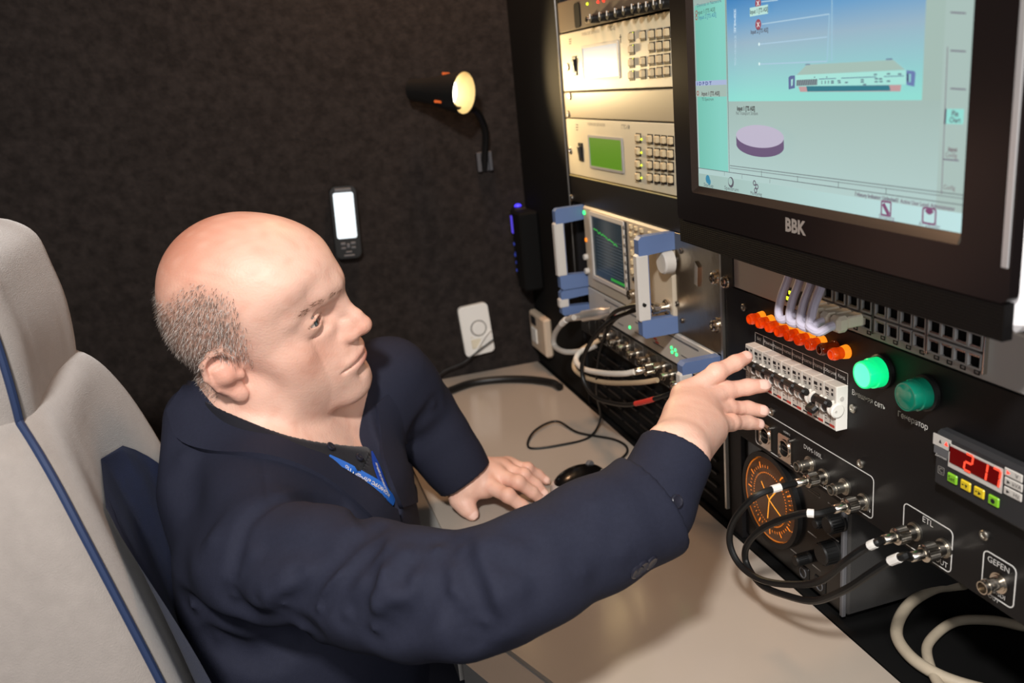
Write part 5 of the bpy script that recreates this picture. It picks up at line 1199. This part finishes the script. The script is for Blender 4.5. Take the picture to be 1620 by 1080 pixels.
# finger nails
nail = mat('nail', '#efc6b6', .22, spec=.5)
def nails(I, T, up, skip=()):
    for k, ch in list(I.items())+[('thumb', T)]:
        if k in skip: continue
        d_ = ch[3]-ch[2]; d_ = d_/np.linalg.norm(d_); u_ = up-d_*(up@d_); u_ /= np.linalg.norm(u_); s_ = np.cross(d_, u_); r = (FR[k][3] if k in FR else .009)
        r2 = FR[k][2] if k in FR else .0112; ln = np.linalg.norm(ch[3]-ch[2]); vs = []; N_ = 8
        for j in range(N_+1):
            for i in range(7):
                a = (i/6*2-1)*.80; t = (j/N_*2-1); ax_ = r*(.10+.88*t); rr = r+(r2-r)*max(0, -ax_)/ln if ax_ < 0 else math.sqrt(max(r*r-ax_*ax_, (r*.45)**2)); wv = 1-.3*max(0, -t)**3
                vs.append(ch[3]+d_*ax_+(s_*math.sin(a*wv)+u_*math.cos(a*wv))*(rr+.00025)-MO)
        b = MB(); b.add(vs, [(j*7+i, j*7+i+1, (j+1)*7+i+1, (j+1)*7+i) for j in range(N_) for i in range(6)]); b.build('fingernail', nail, body)
nails(RI, RT, UPR, ('thumb',)); nails(LI, LT, A3((-.35, -.35, .87)))
# ------------------------------------------------------------------ clothes
def grad(f, P, e=.0015):
    g = np.stack([f(P+np.eye(3)[i]*e)-f(P-np.eye(3)[i]*e) for i in range(3)], 1); return g/(np.linalg.norm(g, axis=1)[:, None]+1e-12)
def hits(px, f, d0=.40, d1=1.45):
    R_ = np.array([ray(u, v)/FPX for u, v in px]); L = np.linalg.norm(R_, axis=1); t = np.full(len(px), d0)
    for _ in range(110):
        P = R_*t[:, None]+np.array([0, 0, CZ]); d = f(P); t = np.minimum(t+np.clip(d, -.02, .05)*.7/L, d1)
    return R_*t[:, None]+np.array([0, 0, CZ])
JTOP = lambda P: torso(P, .116, .185)
Lr = [.053, .054, .050, .046, .0430, .041]
Larm = [LSh, LSh+(LEl-LSh)*.45, LEl, LEl+(LWr-LEl)*.4, LEl+(LWr-LEl)*.75, LWr+(LWr-LEl)*.08]
def f_yoke(P):
    d = JTOP(P)
    d = smin(d, d_cap(P, NB+A3((-.01, -.01, -.012)), Rarm[0]+A3((-.012, .012, .006)), .062, .052), .05)
    d = smin(d, d_cap(P, NB+A3((-.0, .01, -.012)), LSh+A3((0, 0, -.008)), .060, .050), .05)
    return smin(d, d_cap(P, at(320, 665, .955), at(324, 770, .925), .041, .044), .05)
def f_sleeveR(P): return d_chain(P, Rarm, Rr, .012)
def f_sleeveL(P): return d_chain(P, Larm, Lr, .012)
def f_jk0(P): return smin(smin(f_yoke(P), f_sleeveR(P), .016), f_sleeveL(P), .03)
FOLDS = [  # screen-traced creases of the cloth: points, depth (mm), width (mm)
    ([(586, 836), (553, 853), (538, 873), (512, 905), (484, 940), (447, 964)], 7.5, 9),
    ([(590, 862), (560, 895), (536, 930), (500, 965)], 5, 8),
    ([(586, 880), (588, 915), (572, 950), (545, 975)], 5, 9),
    ([(690, 858), (688, 905), (672, 950), (640, 988), (590, 1000)], 8, 12),
    ([(722, 862), (738, 905), (755, 950), (765, 992)], 7.5, 9),
    ([(706, 930), (722, 972), (748, 1012)], 5.5, 9),
    ([(640, 870), (640, 905), (620, 945)], 4, 12),
    ([(829, 862), (812, 890), (828, 930)], 4, 16),
    ([(395, 872), (440, 862), (500, 872), (540, 862)], 3, 14),
    ([(367, 905), (375, 862), (392, 824), (420, 800), (447, 789), (505, 789), (560, 808), (586, 830)], 4.5, 6),
    ([(365, 945), (395, 972), (447, 983), (490, 995)], 5, 10),
    ([(336, 1017), (404, 1041), (471, 1002)], 8, 14), ([(300, 960), (360, 985), (430, 1000)], 5, 14),
    ([(286, 720), (300, 790), (330, 850)], 4, 22), ([(690, 640), (665, 670), (650, 700)], 4, 12),
    ([(850, 840), (905, 868), (930, 905)], 2.5, 16), ([(940, 790), (975, 830), (990, 880)], 2.5, 16)]
RIDGES = [([(470, 905), (440, 935), (410, 945)], 3.5, 13), ([(610, 880), (602, 930), (575, 965)], 4, 13), ([(712, 870), (716, 920), (735, 980)], 4, 10), ([(660, 880), (655, 930), (620, 972)], 4, 13), ([(780, 880), (790, 930), (795, 985)], 3.5, 16), ([(545, 885), (520, 920), (492, 950)], 3, 7)]
fold3 = []
for L, sg_ in ((FOLDS, 1), (RIDGES, -1)):
    for px, amp, wid in L:
        fold3.append((hits(bez(px, 3), f_jk0), sg_*amp/1000, wid/1000))
seam3 = [hits(bez([(413, 722), (420, 758), (426, 795)], 4), f_jk0)]
def f_jk(P):
    d = f_jk0(P); near = np.abs(d) < .03
    if near.any():
        Q = P[near]; add = np.zeros(len(Q))
        for pts, amp, wid in fold3:
            lo = pts.min(0)-wid*2.5; hi = pts.max(0)+wid*2.5; m = ((Q > lo) & (Q < hi)).all(1)
            if not m.any(): continue
            e = None
            for i in range(len(pts)-1):
                t = d_cap(Q[m], pts[i], pts[i+1], 0); e = t if e is None else np.minimum(e, t)
            ends = np.minimum(np.linalg.norm(Q[m]-pts[0], axis=1), np.linalg.norm(Q[m]-pts[-1], axis=1))
            add[m] += 1.9*amp*np.exp(-(e/wid)**2)*np.clip(ends/(wid*1.2), .15, 1)
        for pts in seam3:
            e = None
            for i in range(len(pts)-1): t = d_cap(Q, pts[i], pts[i+1], 0); e = t if e is None else np.minimum(e, t)
            add += .0025*np.exp(-(e/.0025)**2)
        add += .0012*np.sin(Q[:, 0]*55+Q[:, 2]*40)*np.sin(Q[:, 1]*48-Q[:, 2]*30)
        d = d.copy(); d[near] += add
    return d
VP = hits([(519, 722), (624, 803), (601, 705), (634, 803), (560, 735)], f_jk0)
def plane_along(p, q, w, inside):
    n_ = np.cross(q-p, w); n_ /= np.linalg.norm(n_); s = -np.sign((inside-p)@n_); return p, n_*s
FD = A3((.80, -.55, .22)); FD /= np.linalg.norm(FD)
VA = plane_along(VP[0], VP[1], FD, VP[4]); VB = plane_along(VP[2], VP[3], FD, VP[4])
def d_notch(P):
    dn = smax((P-VA[0])@VA[1], (P-VB[0])@VB[1], .004); u = (P-NB)@FW; return np.maximum(dn, .012-u)
CUFp = at(1029, 801, .735); CUFn = (at(1109, 741, .757)-CUFp); CUFn = CUFn/np.linalg.norm(CUFn)
_dn = A3(_Z)*0
LCn = LWr-LEl; LCn = LCn/np.linalg.norm(LCn); LCp = LWr+LCn*.006
def neck_hole(P): return d_cap(P, NB+A3((0, 0, -.06)), hw((-.018, 0, -.05)), .074, .072)
def f_jacket(P):
    d = f_jk(P)
    d = smax(d, -d_notch(P), .003)
    d = smax(d, -smax(neck_hole(P), .905-P[:, 2], .004), .004)
    arm = d_chain(P, Rarm[5:], [r-.007 for r in Rr[5:]], 0)
    c = (P-CUFp)@CUFn; near = np.linalg.norm(P-CUFp, axis=1) < .16
    d = np.where(near, smax(smax(d, c, .002), -np.maximum(arm, -c-.035), .002), d)
    c = (P-LCp)@LCn; near = np.linalg.norm(P-LCp, axis=1) < .10; arm = d_chain(P, Larm[2:], [r-.007 for r in Lr[2:]], 0)
    d = np.where(near, smax(smax(d, c, .002), -np.maximum(arm, -c-.03), .002), d)
    return d
cloth = mat('navy_wool', '#222432', .8, bump=.22, bscale=1400, sheen=.0, spec=.2, var=.06, vscale=300)
cloth_in = cloth
def person_net(name, f, lo, hi, h, m, parent=man, label=None, rel=1):
    p, q_ = surface_net(f, lo, hi, h); p = relax(p, q_, rel) if rel else p; return net_mesh(name, p-MO, q_, m, parent, label)
jacket = person_net('jacket', f_jacket, (-.32, .40, .45), (.36, 1.42, 1.06), .0032, cloth, label='dark navy suit jacket')
# shirt with a band collar
sh_c = mat('black_shirt', '#15151d', .75, bump=.2, bscale=1500, spec=.25, sheen=.1)
def f_bust(P):
    d = torso(P, .092, .150); d = smin(d, smin(f_armR(P), f_armL(P), .01), .03); d = smin(d, d_cap(P, NB, Rarm[0], .05, .045), .03); d = smin(d, d_cap(P, NB, LSh, .05, .045), .03)
    return smin(d, f_neck(P), .035)
NK = hits([(433, 683), (536, 704)], f_bust); NKb = hw((-.085, .0, -.075))
nC = np.cross(NK[1]-NK[0], NKb-NK[0]); nC /= np.linalg.norm(nC); nC = nC if nC[2] > 0 else -nC
def f_shirt(P):
    fb = f_bust(P); yk = f_yoke(P)+.009; d = np.where(np.linalg.norm(P-NB-A3((.01, -.01, .03)), axis=1) < .115, smin(yk, fb-.0055, .01), yk)
    top = (P-NK[0])@nC
    d = smax(d, top-.002, .002)
    return smax(d, -smax(fb-.0012, -top-.04, .001), .0015)
shirt = person_net('shirt', f_shirt, (-.20, .74, .80), (.18, 1.14, 1.03), .0023, sh_c, label='black shirt with a band collar')
CU1 = RWr-(RWr-CUFp)*.05
def f_cuff(P):
    ax = A3(RWr)-A3(Rarm[8]); L = np.linalg.norm(ax); ax = ax/L; e_ = RWr+ax*.034; ch = [Rarm[7], Rarm[8], e_]
    d = d_chain(P, ch, [.0375, .0365, .0325], .01); t = (P-RWr)@ax
    d = smax(d, t-.006, .003); return smax(smax(d, -d_chain(P, [Rarm[7], Rarm[8], e_+ax*.02], [.033, .032, .028], .01), .002), ((P-Rarm[7])@ax)*-1-.004, .002)
cuff = person_net('shirt_cuff', f_cuff, tuple(RWr-.15), tuple(RWr+.07), .0022, cloth, label='dark shirt cuff beyond the sleeve')
# strips of cloth lying on the garments
def strip(name, inner, outer, f, m, off=.0028, th=.003, n=40, w=8, parent=man, label=None, profile=None, ret=False):
    A = np.array(bez(inner, 10)); B = np.array(bez(outer, 10))
    rs = lambda C: np.stack([np.interp(np.linspace(0, 1, n+1), np.concatenate([[0], np.cumsum(np.hypot(*np.diff(C, axis=0).T))])/np.hypot(*np.diff(C, axis=0).T).sum(), C[:, i]) for i in (0, 1)], 1)
    A = rs(A); B = rs(B); G = np.array([A[i]*(1-j/w)+B[i]*j/w for i in range(n+1) for j in range(w+1)])
    P = hits(G, f); N_ = grad(f, P)
    top = P+N_*off; bot = P+N_*(off-th); k = len(P); vs = np.concatenate([top, bot])-MO; fs = []
    for i in range(n):
        for j in range(w):
            a = i*(w+1)+j; fs += [(a, a+1, a+w+2, a+w+1), (k+a, k+a+w+1, k+a+w+2, k+a+1)]
    rim = [j for j in range(w)]+[i*(w+1)+w for i in range(n)]+[n*(w+1)+j for j in range(w, 0, -1)]+[i*(w+1) for i in range(n, 0, -1)]
    for a, b_ in zip(rim, rim[1:]+rim[:1]): fs.append((b_, a, k+a, k+b_))
    b = MB(); b.add(vs, fs); o = b.build(name, m, parent, label, sharp=55)
    return (o, top.reshape(n+1, w+1, 3), N_.reshape(n+1, w+1, 3))
strip('lapel', [(300, 602), (330, 625), (355, 650), (389, 674), (433, 692), (480, 712), (519, 727), (555, 759), (590, 787), (624, 806)],
      [(268, 650), (285, 696), (335, 716), (408, 722), (455, 733), (500, 752), (535, 775), (570, 805), (605, 838), (640, 868)], f_yoke, cloth, off=.0042, th=.006)
strip('lapel', [(594, 640), (599, 680), (604, 722), (617, 764), (633, 803)], [(614, 622), (632, 655), (646, 700), (654, 745), (657, 795)], f_yoke, cloth, off=.0035, th=.005, n=24)
# lanyard ribbons with white lettering
rib = mat('lanyard_blue', '#2f6fd0', .35, spec=.5); ribd = mat('lanyard_dark_blue', '#1c3f9a', .4)
o, TP, TN = strip('lanyard', [(519, 722), (548, 735.5), (575.6, 750.5), (603, 767), (622, 789)], [(519, 725.5), (537, 741), (556, 760), (578, 771), (600, 784), (618, 800)], f_shirt, rib, off=.0035, th=.0012, n=40, w=6, label='blue lanyard ribbon with white lettering')
def ribbon_text(body_, TP, TN, s0, s1, t0, t1, parent, rev):
    c = bpy.data.curves.new('lettering', 'FONT'); c.body = body_; c.size = 1; c.resolution_u = 2; c.offset = .02
    q_ = bpy.data.objects.new('lettering_curve', c); COL.objects.link(q_); me = bpy.data.meshes.new_from_object(q_); bpy.data.objects.remove(q_)
    v = np.zeros(len(me.vertices)*3, np.float32); me.vertices.foreach_get('co', v); v = v.reshape(-1, 3); W_ = v[:, 0].max(); H_ = v[:, 1].max()
    s = s1+(s0-s1)*v[:, 0]/W_ if rev else s0+(s1-s0)*v[:, 0]/W_; t = t0+(t1-t0)*v[:, 1]/H_
    n, w = TP.shape[0]-1, TP.shape[1]-1; fi = np.clip(s*n, 0, n-1e-4); fj = np.clip(t*w, 0, w-1e-4); i = fi.astype(int); j = fj.astype(int); a = (fi-i)[:, None]; b_ = (fj-j)[:, None]
    bl = lambda G: G[i, j]*(1-a)*(1-b_)+G[i+1, j]*a*(1-b_)+G[i, j+1]*(1-a)*b_+G[i+1, j+1]*a*b_
    P = bl(TP)+bl(TN)*.0006-MO; me.vertices.foreach_set('co', P.astype(np.float32).ravel()); me.materials.clear(); me.materials.append(M['white']); me.update()
    return link('lettering', me, parent)
t_ = ribbon_text('КОНКУРС «ЛУЧШИЙ ПО', TP, TN, .24, .90, .40, .82, o, True)
o, TP, TN = strip('lanyard', [(585.5, 716), (589, 738), (598, 764), (609, 788)], [(587, 716), (598, 738), (606, 760), (620, 795)], f_shirt, ribd, off=.003, th=.0012, n=24, w=4)
ribbon_text('ЛУЧШИЙ ПО ПРОФЕССИИ', TP, TN, .25, .85, .3, .65, o, False)
# placket, buttons
def button(px, f, r, m, parent, off=.002):
    P = hits([px], f); N_ = grad(f, P); b = MB(); b.lathe([(r, 0), (r, .0016), (r*.8, .0024), (r*.55, .0018), (.0004, .0018)], P[0]+N_[0]*off-MO, N_[0], 14); return b.build('button', m, parent)
bt = mat('dark_button', '#24242e', .25)
button((521, 708), f_shirt, .0052, bt, shirt, .002); button((566, 727), f_shirt, .0048, bt, shirt, .003)
for px in ((1008, 904), (1017, 897), (1030, 890)): button(px, f_jk, .0068, bt, jacket, -.001)
button((1070, 793), f_cuff, .0058, bt, cuff, 0)
# trousers and legs under the desk
def f_trousers(P):
    d = None
    for s in (-1, 1):
        hip = np.array([-.05, .92, .55])+LW*s*.09; kn = np.array([.26, .80, .56])+LW*s*.10; an_k = np.array([.20, .83, .12])+LW*s*.11
        e = d_chain(P, [hip, hip+(kn-hip)*.5, kn, kn+(an_k-kn)*.5, an_k], (.088, .080, .066, .058, .050), .03); d = e if d is None else smin(d, e, .03)
    return smin(d, d_ell(P, (-.07, .91, .56), (.13, .17, .11)), .04)
person_net('trousers', f_trousers, (-.26, .55, .06), (.48, 1.15, .72), .008, mat('dark_trousers', '#15161f', .8, spec=.2), label='dark trousers')
def f_shoes(P):
    d = None
    for s in (-1, 1):
        a = np.array([.20, .83, .06])+LW*s*.11; e = smin(d_cap(P, a, a+FW*.10+A3((0, 0, -.012)), .046, .040), d_cap(P, a, a+A3((0, 0, .07)), .042, .04), .02); d = e if d is None else np.minimum(d, e)
    return smax(d, .003-P[:, 2], .006)
sp_, sq_ = surface_net(f_shoes, (.06, .60, -.01), (.46, 1.05, .2), .007)
half = (sp_-np.array([.20, .83, 0]))@LW
for s in (-1, 1):
    keep = (half*s > 0); qq = sq_[keep[sq_].all(1)]; u_, inv_ = np.unique(qq, return_inverse=True); net_mesh('shoe', sp_[u_]-MO, inv_.reshape(-1, 4), 'blackgloss', man)
